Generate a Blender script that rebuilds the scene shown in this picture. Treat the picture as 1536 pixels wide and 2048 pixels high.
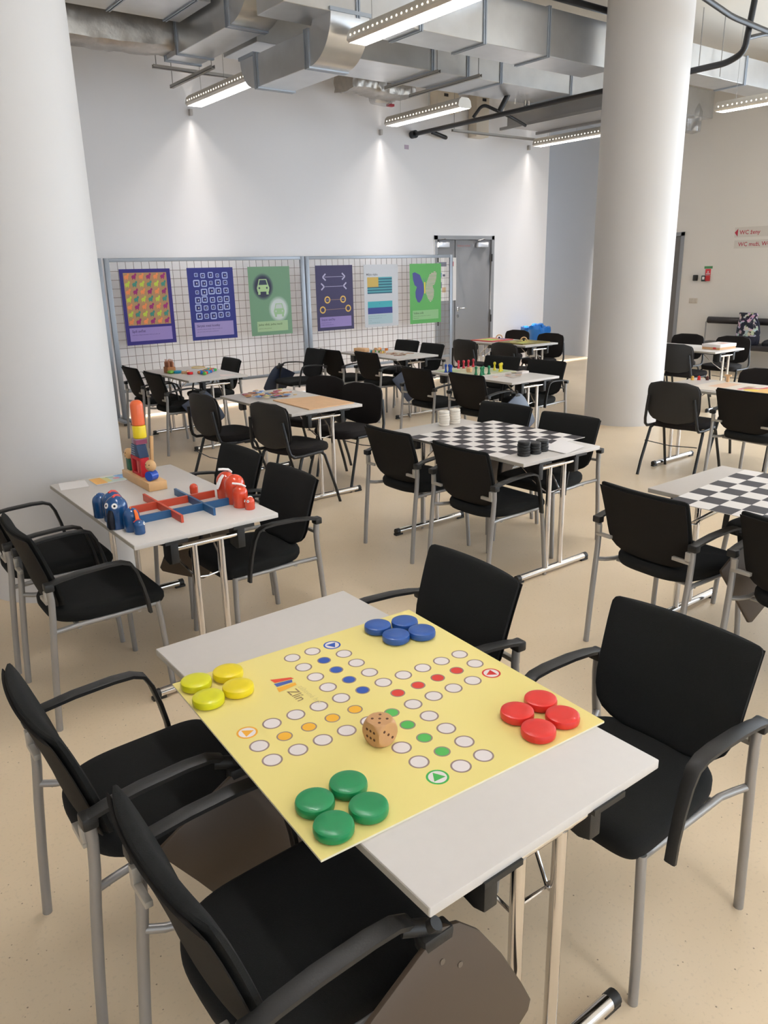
import bpy, bmesh, math, random
from mathutils import Vector, Matrix
random.seed(7)
PI = math.pi
C = bpy.context.scene.collection
for o in list(bpy.data.objects): bpy.data.objects.remove(o)

# ------------------------------------------------------------ camera
TH = -0.925
WD = (-math.sin(TH), math.cos(TH)); YD = (-math.cos(TH), -math.sin(TH))
def to_room(v):
    return Vector((v[0]*WD[0]+v[1]*WD[1], v[0]*YD[0]+v[1]*YD[1], v[2]))
pitch, roll, F_PX = 0.3054, -0.0223, 1546.3
cp, sp, cr_, sr_ = math.cos(pitch), math.sin(pitch), math.cos(roll), math.sin(roll)
F = Vector((0, cp, -sp)); R0 = Vector((1, 0, 0)); U0 = Vector((0, sp, cp))
RR_ = to_room(R0*cr_ + U0*sr_); UU_ = to_room(U0*cr_ - R0*sr_); FF_ = to_room(F)
cam = bpy.data.cameras.new('camera'); camo = bpy.data.objects.new('camera', cam); C.objects.link(camo)
cam.sensor_fit = 'VERTICAL'; cam.sensor_height = 36; cam.lens = F_PX/2048*36
cam.clip_start = 0.05; cam.clip_end = 200
m = Matrix((RR_, UU_, -FF_)).transposed().to_4x4(); m.translation = (0, 0, 1.7684)
camo.matrix_world = m
S = bpy.context.scene; S.camera = camo
S.view_settings.view_transform = 'Standard'; S.view_settings.look = 'None'
S.view_settings.gamma = 1; S.view_settings.use_curve_mapping = False
S.view_settings.exposure = 0.05
# ------------------------------------------------------------ world and large lights
W = bpy.data.worlds.new('world'); S.world = W; W.use_nodes = True
W.node_tree.nodes['Background'].inputs[0].default_value = (0.80, 0.90, 1.0, 1)
W.node_tree.nodes['Background'].inputs[1].default_value = 3.0
def area(name, loc, rot, sx, sy, power, col, portal=False):
    l = bpy.data.lights.new(name, 'AREA'); l.shape = 'RECTANGLE'; l.size = sx; l.size_y = sy
    l.energy = power; l.color = col
    if portal: l.cycles.is_portal = True
    o = bpy.data.objects.new(name, l); C.objects.link(o); o.location = loc; o.rotation_euler = rot
    return o
H = 4.6                      # ceiling height
XW, YB, YF, XL = 12.65, 9.94, -5.0, -4.0
DAY = (0.80, 0.89, 1.0)
# daylight through the glazed bays (outside the panes, shining in)
area('daylight_right', (XW+0.45, 0.4, 2.3), (0, math.radians(90), 0), 3.6, 9.6, 560, (.76, .87, 1.0))
area('daylight_front', (3.8, YF-0.45, 2.3), (math.radians(90), 0, 0), 12.0, 3.6, 70, (0.95, 0.97, 1.0))
area('passage_fill', (11.95, 14.75, 2.3), (math.radians(-90), 0, 0), 1.2, 3.4, 62, (.84, .92, 1.0))  # added fill at the unseen passage end, brightens the passage

# ------------------------------------------------------------ materials
MATS = {}
def lin(c):
    return tuple((v/12.92 if v <= .04045 else ((v+.055)/1.055)**2.4) for v in c)
def mat(name, rgb, rough=.5, metal=0, noise=None, bump=None, spec=.5, emit=None, coat=0):
    """rgb in sRGB 0-255; noise=(scale, amount); bump=(scale, strength)"""
    if name in MATS: return MATS[name]
    M = bpy.data.materials.new(name); M.use_nodes = True; nt = M.node_tree; b = nt.nodes['Principled BSDF']
    c = lin([v/255 for v in rgb])
    b.inputs['Base Color'].default_value = (*c, 1); b.inputs['Roughness'].default_value = rough
    b.inputs['Metallic'].default_value = metal; b.inputs['Specular IOR Level'].default_value = spec
    b.inputs['Coat Weight'].default_value = coat
    if emit:
        b.inputs['Emission Color'].default_value = (*lin([v/255 for v in emit[0]]), 1); b.inputs['Emission Strength'].default_value = emit[1]
    tc = None
    if noise or bump:
        tc = nt.nodes.new('ShaderNodeTexCoord')
    if noise:
        n = nt.nodes.new('ShaderNodeTexNoise'); n.inputs['Scale'].default_value = noise[0]; n.inputs['Detail'].default_value = 4
        nt.links.new(tc.outputs['Object'], n.inputs['Vector'])
        mx = nt.nodes.new('ShaderNodeMix'); mx.data_type = 'RGBA'
        a = noise[1]
        mx.inputs[6].default_value = (*[max(0, v*(1-a)) for v in c], 1); mx.inputs[7].default_value = (*[min(1, v*(1+a)) for v in c], 1)
        nt.links.new(n.outputs['Fac'], mx.inputs[0]); nt.links.new(mx.outputs[2], b.inputs['Base Color'])
    if bump:
        n2 = nt.nodes.new('ShaderNodeTexNoise'); n2.inputs['Scale'].default_value = bump[0]; n2.inputs['Detail'].default_value = 3
        nt.links.new(tc.outputs['Object'], n2.inputs['Vector'])
        bp = nt.nodes.new('ShaderNodeBump'); bp.inputs['Strength'].default_value = bump[1]; bp.inputs['Distance'].default_value = .002
        nt.links.new(n2.outputs['Fac'], bp.inputs['Height']); nt.links.new(bp.outputs['Normal'], b.inputs['Normal'])
    MATS[name] = M
    return M
wallm = mat('white_wall_paint', (226, 225, 227), .75, noise=(1.3, .015), bump=(60, .05))
rwallm = mat('cream_wall_paint', (220, 215, 208), .75, noise=(1.1, .02), bump=(60, .05))
ceilm = mat('ceiling_paint', (222, 217, 208), .8, noise=(.8, .03))
colm = mat('column_paint', (214, 211, 209), .6, noise=(1.5, .02), bump=(40, .05))
fabric = mat('black_fabric', (27, 27, 26), .92, noise=(300, .25), bump=(500, .5), spec=.25)
fabric2 = mat('black_brown_fabric', (33, 29, 28), .9, noise=(300, .25), bump=(500, .5), spec=.25)
blackpl = mat('black_plastic', (30, 29, 28), .48, bump=(200, .15))
shellpl = mat('back_shell_plastic', (34, 32, 30), .6, bump=(220, .2))
browntab = mat('dark_brown_laminate', (74, 60, 47), .5, noise=(3, .05))
navysheen = mat('tablet_navy_sheen', (40, 48, 68), .4, noise=(3, .08))  # navy reflection on tablet undersides, put into the colour
greymet = mat('silver_grey_paint', (158, 156, 154), .38, metal=.55)
blackmet = mat('black_painted_steel', (26, 26, 27), .35)
chrome = mat('chrome', (225, 222, 220), .12, metal=1)
tabletop_m = mat('light_grey_laminate', (208, 201, 194), .42, noise=(40, .02))
edge_m = mat('beige_edge_band', (186, 178, 164), .5)
galv = mat('galvanized_steel', (206, 207, 208), .28, metal=.8, noise=(5, .12), bump=(9, .08))
galvd = mat('galvanized_flange', (168, 176, 186), .4, metal=.5)
foil = mat('crinkled_foil', (176, 170, 162), .38, metal=.85, noise=(14, .25), bump=(25, 1.0))
blackpipe = mat('black_pipe', (24, 24, 27), .4)
alu = mat('lamp_aluminium', (214, 208, 198), .38, metal=.3)
doorm = mat('grey_door_paint', (128, 128, 131), .5, noise=(2, .02))
doorf = mat('grey_door_frame', (138, 140, 144), .45)
panelm = mat('grey_panel_frame', (150, 156, 164), .4, metal=.35)
wirem = mat('grid_wire', (118, 108, 102), .5, metal=.2)
lampglow = mat('lamp_glow', (255, 248, 236), .5, emit=((246, 248, 255), 52.0))
holeglow = mat('lamp_hole_glow', (255, 248, 236), .5, emit=((255, 246, 232), 3.0))
wood = mat('beech_wood', (214, 170, 118), .45, noise=(18, .12))
lightwood = mat('plywood', (222, 178, 132), .55, noise=(14, .1))
white_pl = mat('white_plastic', (232, 226, 218), .45)
paper = mat('white_paper', (232, 227, 224), .7)
def flatcol(rgb, rough=.5):
    return mat('print_%02x%02x%02x' % rgb, rgb, rough, spec=.3)

# floor: cream poured floor with fine speckles and soft gloss
FM = bpy.data.materials.new('cream_terrazzo_floor'); FM.use_nodes = True; nt = FM.node_tree; b = nt.nodes['Principled BSDF']
tc = nt.nodes.new('ShaderNodeTexCoord')
n1 = nt.nodes.new('ShaderNodeTexNoise'); n1.inputs['Scale'].default_value = 1.6; n1.inputs['Detail'].default_value = 5
cr1 = nt.nodes.new('ShaderNodeValToRGB'); cr1.color_ramp.elements[0].position = .3; cr1.color_ramp.elements[1].position = .7
cr1.color_ramp.elements[0].color = (*lin((222/255, 199/255, 166/255)), 1); cr1.color_ramp.elements[1].color = (*lin((231/255, 209/255, 178/255)), 1)
v1 = nt.nodes.new('ShaderNodeTexVoronoi'); v1.inputs['Scale'].default_value = 26
cr2 = nt.nodes.new('ShaderNodeValToRGB'); cr2.color_ramp.elements[0].position = .045; cr2.color_ramp.elements[1].position = .075
n3 = nt.nodes.new('ShaderNodeTexNoise'); n3.inputs['Scale'].default_value = 90
cr3 = nt.nodes.new('ShaderNodeValToRGB'); cr3.color_ramp.elements[0].position = .34; cr3.color_ramp.elements[1].position = .4
cr3.color_ramp.elements[0].color = (.8, .8, .8, 1)
mx = nt.nodes.new('ShaderNodeMix'); mx.data_type = 'RGBA'; mx.inputs[6].default_value = (*lin((150/255, 128/255, 104/255)), 1)
mx2 = nt.nodes.new('ShaderNodeMix'); mx2.data_type = 'RGBA'; mx2.blend_type = 'MULTIPLY'; mx2.inputs[0].default_value = .35
for n in (n1, v1, n3): nt.links.new(tc.outputs['Object'], n.inputs['Vector'])
nt.links.new(n1.outputs['Fac'], cr1.inputs[0]); nt.links.new(v1.outputs['Distance'], cr2.inputs[0]); nt.links.new(n3.outputs['Fac'], cr3.inputs[0])
nt.links.new(cr2.outputs[0], mx.inputs[0]); nt.links.new(cr1.outputs[0], mx.inputs[7])
nt.links.new(mx.outputs[2], mx2.inputs[6]); nt.links.new(cr3.outputs[0], mx2.inputs[7]); nt.links.new(mx2.outputs[2], b.inputs['Base Color'])
b.inputs['Roughness'].default_value = .34; b.inputs['Specular IOR Level'].default_value = .45
bmp = nt.nodes.new('ShaderNodeBump'); bmp.inputs['Strength'].default_value = .12; bmp.inputs['Distance'].default_value = .003
nb = nt.nodes.new('ShaderNodeTexNoise'); nb.inputs['Scale'].default_value = 7
nt.links.new(tc.outputs['Object'], nb.inputs['Vector']); nt.links.new(nb.outputs['Fac'], bmp.inputs['Height']); nt.links.new(bmp.outputs['Normal'], b.inputs['Normal'])
# window glass: mostly clear, faint reflection
GM = bpy.data.materials.new('window_glass'); GM.use_nodes = True; nt = GM.node_tree
for n in list(nt.nodes): nt.nodes.remove(n)
o_ = nt.nodes.new('ShaderNodeOutputMaterial'); t_ = nt.nodes.new('ShaderNodeBsdfTransparent'); g_ = nt.nodes.new('ShaderNodeBsdfGlossy'); g_.inputs['Roughness'].default_value = .02
ms = nt.nodes.new('ShaderNodeMixShader'); ms.inputs[0].default_value = .08
nt.links.new(t_.outputs[0], ms.inputs[1]); nt.links.new(g_.outputs[0], ms.inputs[2]); nt.links.new(ms.outputs[0], o_.inputs[0])
# clear blown plastic (box, bottle sleeve on the ducts)
CP = bpy.data.materials.new('clear_plastic'); CP.use_nodes = True; nt = CP.node_tree
for n in list(nt.nodes): nt.nodes.remove(n)
o_ = nt.nodes.new('ShaderNodeOutputMaterial'); t_ = nt.nodes.new('ShaderNodeBsdfTransparent'); g_ = nt.nodes.new('ShaderNodeBsdfGlossy'); g_.inputs['Roughness'].default_value = .12
t_.inputs[0].default_value = (.86, .86, .86, 1)
ms = nt.nodes.new('ShaderNodeMixShader'); ms.inputs[0].default_value = .3
nt.links.new(t_.outputs[0], ms.inputs[1]); nt.links.new(g_.outputs[0], ms.inputs[2]); nt.links.new(ms.outputs[0], o_.inputs[0])

# ------------------------------------------------------------ mesh helper
class MB:
    def __init__(s): s.bm = bmesh.new(); s.mats = []; s.mi = 0
    def use(s, m):
        if m not in s.mats: s.mats.append(m)
        s.mi = s.mats.index(m); return s
    def _add(s, vs, fs, M=None):
        bv = [s.bm.verts.new(M @ Vector(v) if M else Vector(v)) for v in vs]
        for f in fs:
            try:
                fc = s.bm.faces.new([bv[i] for i in f]); fc.material_index = s.mi; fc.smooth = True
            except ValueError: pass
        return bv
    def box(s, x0, x1, y0, y1, z0, z1, bev=0, M=None, seg=2):
        b = bmesh.new(); bmesh.ops.create_cube(b, size=1)
        for v in b.verts: v.co = Vector(((x0+x1)/2+v.co.x*(x1-x0), (y0+y1)/2+v.co.y*(y1-y0), (z0+z1)/2+v.co.z*(z1-z0)))
        if bev: bmesh.ops.bevel(b, geom=list(b.edges), offset=bev, segments=seg, affect='EDGES', profile=.5)
        s.merge(b, M); return s
    def merge(s, b, M=None):
        b.verts.index_update()
        vs = [v.co.copy() for v in b.verts]; fs = [[v.index for v in f.verts] for f in b.faces]; b.free()
        s._add(vs, fs, M)
    def prism(s, poly, a, b, axis='z', M=None, bev=0):
        """poly 2-D points; extruded from a to b along axis. x->(y,z) y->(x,z) z->(x,y)"""
        def p(u, v, w): return {'z': (u, v, w), 'y': (u, w, v), 'x': (w, u, v)}[axis]
        n = len(poly); q = bmesh.new()
        v0 = [q.verts.new(p(u, v, a)) for u, v in poly]; v1 = [q.verts.new(p(u, v, b)) for u, v in poly]
        q.faces.new(v0); q.faces.new(v1[::-1])
        for i in range(n): q.faces.new([v0[i], v1[i], v1[(i+1) % n], v0[(i+1) % n]])
        bmesh.ops.recalc_face_normals(q, faces=q.faces)
        if bev: bmesh.ops.bevel(q, geom=list(q.edges), offset=bev, segments=2, affect='EDGES', profile=.5)
        s.merge(q, M); return s
    def tube(s, pts, r, n=10, M=None, ry=None, closed=False):
        pts = [Vector(p) for p in pts]; N = len(pts); rings = []; up0 = None
        for i, p in enumerate(pts):
            if closed: d = (pts[(i+1) % N]-pts[i-1])
            else: d = (pts[min(i+1, N-1)]-pts[max(i-1, 0)])
            d.normalize()
            if up0 is None:
                up0 = Vector((0, 0, 1)) if abs(d.z) < .9 else Vector((1, 0, 0))
            a = d.cross(up0)
            if a.length < 1e-6: a = d.orthogonal()
            a.normalize(); b_ = a.cross(d); up0 = b_
            rr = r[i] if isinstance(r, (list, tuple)) else r
            r2 = ry if ry else rr
            rings.append([p+a*math.cos(t*2*PI/n)*rr+b_*math.sin(t*2*PI/n)*r2 for t in range(n)])
        vs = [v for rg in rings for v in rg]; fs = []
        for i in range(N if closed else N-1):
            for t in range(n): fs.append([i*n+t, i*n+(t+1) % n, ((i+1) % N)*n+(t+1) % n, ((i+1) % N)*n+t])
        if not closed: fs.append(list(range(n))[::-1]); fs.append([(N-1)*n+t for t in range(n)])
        s._add(vs, fs, M); return s
    def lathe(s, prof, n=24, M=None, c=(0, 0, 0)):
        vs = []; fs = []; K = len(prof)
        for (r, z) in prof:
            for t in range(n): vs.append((c[0]+r*math.cos(t*2*PI/n), c[1]+r*math.sin(t*2*PI/n), c[2]+z))
        for i in range(K-1):
            for t in range(n): fs.append([i*n+t, i*n+(t+1) % n, (i+1)*n+(t+1) % n, (i+1)*n+t])
        if prof[0][0] > 1e-5: fs.append(list(range(n))[::-1])
        if prof[-1][0] > 1e-5: fs.append([(K-1)*n+t for t in range(n)])
        s._add(vs, fs, M); return s
    def ball(s, c, r, n=14, M=None, sc=(1, 1, 1)):
        b = bmesh.new(); bmesh.ops.create_uvsphere(b, u_segments=n, v_segments=max(6, n//2+1), radius=r)
        for v in b.verts: v.co = Vector((v.co.x*sc[0]+c[0], v.co.y*sc[1]+c[1], v.co.z*sc[2]+c[2]))
        s.merge(b, M); return s
    def strip(s, path, w, t, y, flat='y'):
        """flat bar following path [(x,z)] at sideways position y: width w across y, thickness t"""
        P = [Vector((x, 0, z)) for x, z in path]; N = len(P); vs = []
        for i, p in enumerate(P):
            d = P[min(i+1, N-1)]-P[max(i-1, 0)]; d.normalize(); nn = Vector((-d.z, 0, d.x))
            ww = w[i] if isinstance(w, (list, tuple)) else w
            for (a, b_) in ((-.5, -.35), (-.35, -.5), (.35, -.5), (.5, -.35), (.5, .35), (.35, .5), (-.35, .5), (-.5, .35)):
                q = p+nn*(b_*t); vs.append((q.x, y+a*ww, q.z))
        fs = []
        for i in range(N-1):
            for k in range(8): fs.append([i*8+k, i*8+(k+1) % 8, (i+1)*8+(k+1) % 8, (i+1)*8+k])
        fs.append(list(range(8))[::-1]); fs.append([(N-1)*8+k for k in range(8)])
        s._add(vs, fs); return s
    def mesh(s, name):
        bmesh.ops.recalc_face_normals(s.bm, faces=s.bm.faces)
        me = bpy.data.meshes.new(name); s.bm.to_mesh(me); s.bm.free()
        for m_ in s.mats: me.materials.append(m_)
        me.set_sharp_from_angle(angle=math.radians(38))
        return me
def mb(m): return MB().use(m)
def build(name, M, parent=None, loc=None, rotz=0):
    o = bpy.data.objects.new(name, M.mesh(name)); C.objects.link(o)
    if parent: o.parent = parent
    if loc is not None: o.location = loc
    if rotz: o.rotation_euler = (0, 0, rotz)
    return o
def tag(o, label=None, cat=None, group=None, kind=None):
    if label: o['label'] = label
    if cat: o['category'] = cat
    if group: o['group'] = group
    if kind: o['kind'] = kind
    return o
def thing(name, label, cat, loc=(0, 0, 0), rotz=0, group=None):
    o = bpy.data.objects.new(name, None); C.objects.link(o); o.empty_display_size = .1
    o.location = loc; o.rotation_euler = (0, 0, rotz)
    return tag(o, label, cat, group)
def struct(name, M, **k):
    o = build(name, M, **k); o['kind'] = 'structure'; return o
def kids(o): return [c for c in bpy.data.objects if c.parent == o]
def dup(root, loc, rotz, label=None, group=None, drop=()):
    r = root.copy(); C.objects.link(r); r.location = loc; r.rotation_euler = (0, 0, rotz)
    if label: r['label'] = label
    if group: r['group'] = group
    for ch in kids(root):
        if ch.name.split('.')[0] in drop: continue
        c = ch.copy(); C.objects.link(c); c.parent = r
        for g in kids(ch):
            d = g.copy(); C.objects.link(d); d.parent = c
    return r
R = math.radians
_tc = {}
def text_mesh(txt, size, bold=False):
    """triangulated glyph outlines as (verts, faces), left aligned at origin"""
    k = (txt, size)
    if k in _tc: return _tc[k]
    cu = bpy.data.curves.new('t', 'FONT'); cu.body = txt; cu.size = size; cu.resolution_u = 2
    if bold: cu.offset = size*.012
    o = bpy.data.objects.new('t', cu); C.objects.link(o); dg = bpy.context.evaluated_depsgraph_get()
    me = bpy.data.meshes.new_from_object(o.evaluated_get(dg))
    vs = [v.co.copy() for v in me.vertices]; fs = [list(p.vertices) for p in me.polygons]
    bpy.data.objects.remove(o); bpy.data.meshes.remove(me); bpy.data.curves.remove(cu)
    _tc[k] = (vs, fs); return _tc[k]

class Print:
    """a printed sheet: local u right, v up, thin layers stacked on the face (w)"""
    def __init__(s, w, h, t, back, base, M=None):
        s.m = MB(); s.m.use(back); s.w = w; s.h = h; s.M = M or Matrix(); s.t = t; s.k = 0
        s.m.box(0, w, 0, h, 0, t*.9, M=s.M); s.m.use(base); s.m.box(0, w, 0, h, t*.9, t, M=s.M)
    def lay(s): s.k += 1; return s.t+.00012*s.k
    def rect(s, u0, u1, v0, v1, m, z=None):
        z = z or s.lay(); s.m.use(m); s.m._add([(u0, v0, z), (u1, v0, z), (u1, v1, z), (u0, v1, z)], [[0, 1, 2, 3]], s.M); return z
    def poly(s, pts, m, z=None):
        z = z or s.lay(); s.m.use(m); s.m._add([(u, v, z) for u, v in pts], [list(range(len(pts)))], s.M); return z
    def disc(s, u, v, r, m, z=None, n=28, ry=None):
        return s.poly([(u+r*math.cos(a*2*PI/n), v+(ry or r)*math.sin(a*2*PI/n)) for a in range(n)], m, z)
    def ring(s, u, v, r0, r1, m, z=None, n=28):
        z = z or s.lay(); s.m.use(m); vs = []
        for a in range(n):
            for r in (r0, r1): vs.append((u+r*math.cos(a*2*PI/n), v+r*math.sin(a*2*PI/n), z))
        s.m._add(vs, [[2*a, 2*a+1, (2*a+3) % (2*n), (2*a+2) % (2*n)] for a in range(n)], s.M); return z
    def line(s, a, b, w, m, z=None):
        a = Vector(a); b = Vector(b); d = (b-a).normalized(); n = Vector((-d.y, d.x))*w/2
        return s.poly([a+n, a-n, b-n, b+n], m, z)
    def text(s, u, v, txt, size, m, bold=False, rot=0, z=None):
        z = z or s.lay(); s.m.use(m); vs, fs = text_mesh(txt, size, bold)
        c, sn = math.cos(rot), math.sin(rot)
        s.m._add([(u+p.x*c-p.y*sn, v+p.x*sn+p.y*c, z) for p in vs], fs, s.M)

# ------------------------------------------------------------ room shell
struct('floor', mb(FM).box(XL, XW+.2, YF-.2, 14.5, -.12, 0))
struct('ceiling', mb(ceilm).box(XL, XW+.2, YF-.2, 14.5, H, H+.2))
M_ = mb(wallm); M_.box(XL, 8.62, YB, YB+.2, 0, H); M_.box(9.96, 11.28, YB, YB+.2, 0, H); M_.box(8.62, 9.96, YB, YB+.2, 2.25, H)
M_.box(8.62, 9.96, YB+.12, YB+.2, 0, 2.25)
struct('wall_back', M_)
struct('wall_passage', mb(wallm).box(11.08, 11.28, YB+.2, 14.3, 0, H))
gwall = mat('passage_grey', (188, 190, 194), .75)  # passage stretch of the right wall, one even greyer colour
struct('wall_passage_right', mb(gwall).box(XW, XW+.2, 9.6, 14.3, 0, H))
struct('wall_end', mb(wallm).box(11.08, XW+.2, 14.3, 14.5, 0, .4).box(11.08, XW+.2, 14.3, 14.5, 4.2, H))
M_ = mb(rwallm); M_.box(XW, XW+.2, 9.34, 9.6, 0, H); M_.box(XW, XW+.2, 5.4, 8.04, 0, H); M_.box(XW, XW+.2, 8.04, 9.34, 2.25, H)
M_.box(XW+.12, XW+.2, 8.04, 9.34, 0, 2.25)
M_.box(XW, XW+.2, YF, -4.6, 0, H); M_.box(XW, XW+.2, -4.6, 5.4, 4.2, H); M_.box(XW, XW+.2, -4.6, 5.4, 0, .4)
struct('wall_right', M_)
struct('wall_left', mb(wallm).box(XL-.2, XL, YF-.2, YB+.2, 0, H))
M_ = mb(wallm); M_.box(XL, -2.4, YF-.2, YF, 0, H); M_.box(10, XW, YF-.2, YF, 0, H); M_.box(-2.4, 10, YF-.2, YF, 4.2, H); M_.box(-2.4, 10, YF-.2, YF, 0, .4)
struct('wall_front', M_)
winm = mat('window_frame_grey', (120, 124, 128), .4, metal=.4)
def window(name, x0, x1, y0, y1, n):
    M = mb(winm); along = 'x' if (x1-x0) > (y1-y0) else 'y'
    a0, a1 = (x0, x1) if along == 'x' else (y0, y1)
    def bx(p0, p1, z0, z1):
        if along == 'x': M.box(p0, p1, y0, y1, z0, z1)
        else: M.box(x0, x1, p0, p1, z0, z1)
    for k in range(n+1):
        p = a0+(a1-a0)*k/n; bx(max(a0, p-.03), min(a1, p+.03), .4, 4.2)
    bx(a0, a1, .4, .46); bx(a0, a1, 4.14, 4.2); bx(a0, a1, 2.9, 2.95)
    w = struct(name, M)
    g = mb(GM)
    if along == 'x': g.box(a0+.03, a1-.03, (y0+y1)/2-.004, (y0+y1)/2+.004, .46, 4.14)
    else: g.box((x0+x1)/2-.004, (x0+x1)/2+.004, a0+.03, a1-.03, .46, 4.14)
    build('window_pane', g, parent=w)
window('window_1', XW+.06, XW+.12, -4.6, 5.4, 8)
window('passage_fill_window', 11.28, XW, 14.36, 14.42, 2)  # unseen window, added to let the passage fill in
window('window_2', -2.4, 10, YF-.12, YF-.06, 8)

# double door in the back wall
M_ = mb(doorf); M_.box(8.62, 8.68, YB-.02, YB+.1, 0, 2.25); M_.box(9.90, 9.96, YB-.02, YB+.1, 0, 2.25); M_.box(8.62, 9.96, YB-.02, YB+.1, 2.19, 2.25)
d1 = struct('door_1', M_)
d1['label'] = 'grey double metal door with unequal leaves in the white back wall'
build('door_leaf', mb(doorm).box(8.685, 9.085, YB+.02, YB+.07, .01, 2.185, .003), parent=d1)
lf = build('door_leaf', mb(doorm).box(9.095, 9.895, YB+.015, YB+.065, .01, 2.185, .003), parent=d1)
M_ = mb(chrome); M_.box(9.135, 9.165, YB+.005, YB+.015, 1.05, 1.12, .002); M_.tube([(9.15, YB+.01, 1.1), (9.15, YB-.04, 1.1), (9.165, YB-.05, 1.1), (9.27, YB-.05, 1.1)], .009, 8)
M_.lathe([(.022, 0), (.022, .008)], 16, Matrix.Translation((9.15, YB+.007, .97)) @ Matrix.Rotation(PI/2, 4, 'X'))
build('door_handle', M_, parent=lf)
for x in (8.79, 9.67):
    M_ = mb(mat('door_closer_silver', (196, 198, 204), .4, metal=.3)); M_.box(x-.12, x+.12, YB-.05, YB+.015, 2.07, 2.145, .004)
    M_.use(blackpl); M_.tube([(x-.08, YB-.03, 2.15), (x-.2, YB-.12, 2.17), (x+.05, YB-.02, 2.2)], .008, 6)
    build('door_closer', M_, parent=d1)
pr_ = Print(.36, .05, .001, doorm, doorm, Matrix.Translation((9.13, YB+.013, 2.07)) @ Matrix.Rotation(PI/2, 4, 'X'))
pr_.text(.0, .012, 'Únikový východ', .045, flatcol((168, 84, 84)))
build('door_lettering', pr_.m, parent=d1)
for x, y in ((8.68, .9), (9.90, .9), (8.68, 1.9), (9.90, 1.9)):
    build('hinge', mb(blackpl).tube([(x, YB-.025, y-.06), (x, YB-.025, y+.06)], .012, 8), parent=d1)
# notices hung on the door
def notice(x, marks, label):
    w, h = .2, .68
    p = Print(w, h, .002, paper, paper, Matrix.Translation((x, YB+.012, 1.23)) @ Matrix.Rotation(PI/2, 4, 'X'))
    for (u0, u1, v0, v1, c) in marks: p.rect(u0*w, u1*w, v0*h, v1*h, flatcol(c))
    tag(build('notice_sheet', p.m), label, 'notice', 'notices on the grey door')
notice(8.70, [(.08, .95, .8, .9, (120, 122, 140)), (.1, .45, .55, .66, (110, 140, 190)), (.55, .85, .57, .62, (90, 90, 110)), (.15, .45, .3, .44, (110, 100, 140)), (.5, .9, .2, .32, (214, 180, 140))],
       'tall white notice with coloured pictures on narrow door leaf, behind the grid')
notice(8.91, [(.15, .7, .8, .91, (176, 60, 70)), (.3, .5, .3, .33, (140, 140, 150)), (.25, .6, .2, .26, (120, 120, 130))],
       'tall white notice with red square at its top, right beside door joint')

# doorway in the right wall, mostly hidden by the column
M_ = mb(doorf); M_.box(XW-.02, XW+.1, 8.04, 8.1, 0, 2.25); M_.box(XW-.02, XW+.1, 9.28, 9.34, 0, 2.25); M_.box(XW-.02, XW+.1, 8.04, 9.34, 2.19, 2.25)
d2 = struct('door_2', M_)
build('door_leaf', mb(mat('dark_door_paint', (104, 101, 98), .5)).box(XW+.02, XW+.07, 8.105, 9.275, .01, 2.185), parent=d2)
build('door_handle', mb(chrome).tube([(XW+.02, 9.2, 1.05), (XW-.04, 9.2, 1.05), (XW-.04, 9.08, 1.05)], .009, 8), parent=d2)
for i, (nm, bx) in enumerate((('baseboard_back', (8.0, 8.6, YB-.012, YB, 0, .06)), ('baseboard_right', (XW-.012, XW, 5.4, 8.02, 0, .06)))):
    struct(nm, mb(mat('skirting_cream', (206, 198, 188), .5)).box(*bx))

# columns
def column(name, x, y, r):
    M = mb(colm); M.lathe([(r, 0), (r, H-.01)], 72, c=(x, y, 0)); return M
tag(build('round_column', column('c', 7.70, 5.51, .43)), 'thick round white column in the right half of the hall', 'column', 'round white columns')
tag(build('round_column', column('c', 1.10, 4.76, .425)), 'thick round white column behind elephant game table at the left', 'column', 'round white columns')

# ------------------------------------------------------------ ceiling lamps
def lamp_parts(t, L):
    """lamp hanging, local origin at lamp bottom far end, runs to -y by L"""
    prof = [(-.085, .0), (.085, .0), (.105, .02), (.09, .085), (.055, .115), (-.055, .115), (-.09, .085), (-.105, .02)]
    M = mb(alu)
    # shell without bottom
    vs = []; fs = []; pts = [(.085, .0), (.108, .02), (.092, .085), (.055, .115), (-.055, .115), (-.092, .085), (-.108, .02), (-.085, .0)]
    for y in (0, -L):
        for x, z in pts: vs.append((x, y, z))
    n = len(pts)
    for k in range(n-1): fs.append([k, k+1, n+k+1, n+k])
    fs.append(list(range(n))); fs.append([n+k for k in range(n)][::-1])
    M._add(vs, fs)
    M.use(holeglow)
    nh = int(L/.062)
    for sgn in (1, -1):
        for k in range(nh):
            y = -.05-k*(L-.1)/(nh-1); c = Vector((sgn*.1035, y, .05)); a = Vector((0, 1, 0)); b_ = Vector((-sgn*.24, 0, .97)).normalized()
            M._add([c+a*.009*math.cos(q*PI/4)+b_*.009*math.sin(q*PI/4) for q in range(8)], [list(range(8))])
    build('housing', M, parent=t)
    g = mb(lampglow); g.box(-.078, .078, -L+.01, -.01, .052, .056); build('diffuser', g, parent=t)
    lv = mb(mat('louvre_metal', (232, 230, 226), .3, metal=.1)); nl = int(L/.042)
    for k in range(nl+1):
        y = -.008-k*(L-.016)/nl; lv.box(-.082, .082, y-.0015, y+.0015, .0, .034)
    for x in (-.04, 0, .04): lv.box(x-.0015, x+.0015, -L+.006, -.006, .001, .034)
    build('louvre', lv, parent=t)
    wz = H-3.6-.115
    for y in (-.22, -.8): build('suspension_wire', mb(greymet).tube([(0, y, .115), (0, y, .115+wz)], .0025, 5), parent=t)
LG = 'louvred strip lamps hanging from the ceiling'
lampA = thing('ceiling_lamp', 'long strip lamp nearest the camera at the top centre', 'ceiling lamp', (4.39, 6.06, 3.59), 0, LG)
lamp_parts(lampA, 1.47)
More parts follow.
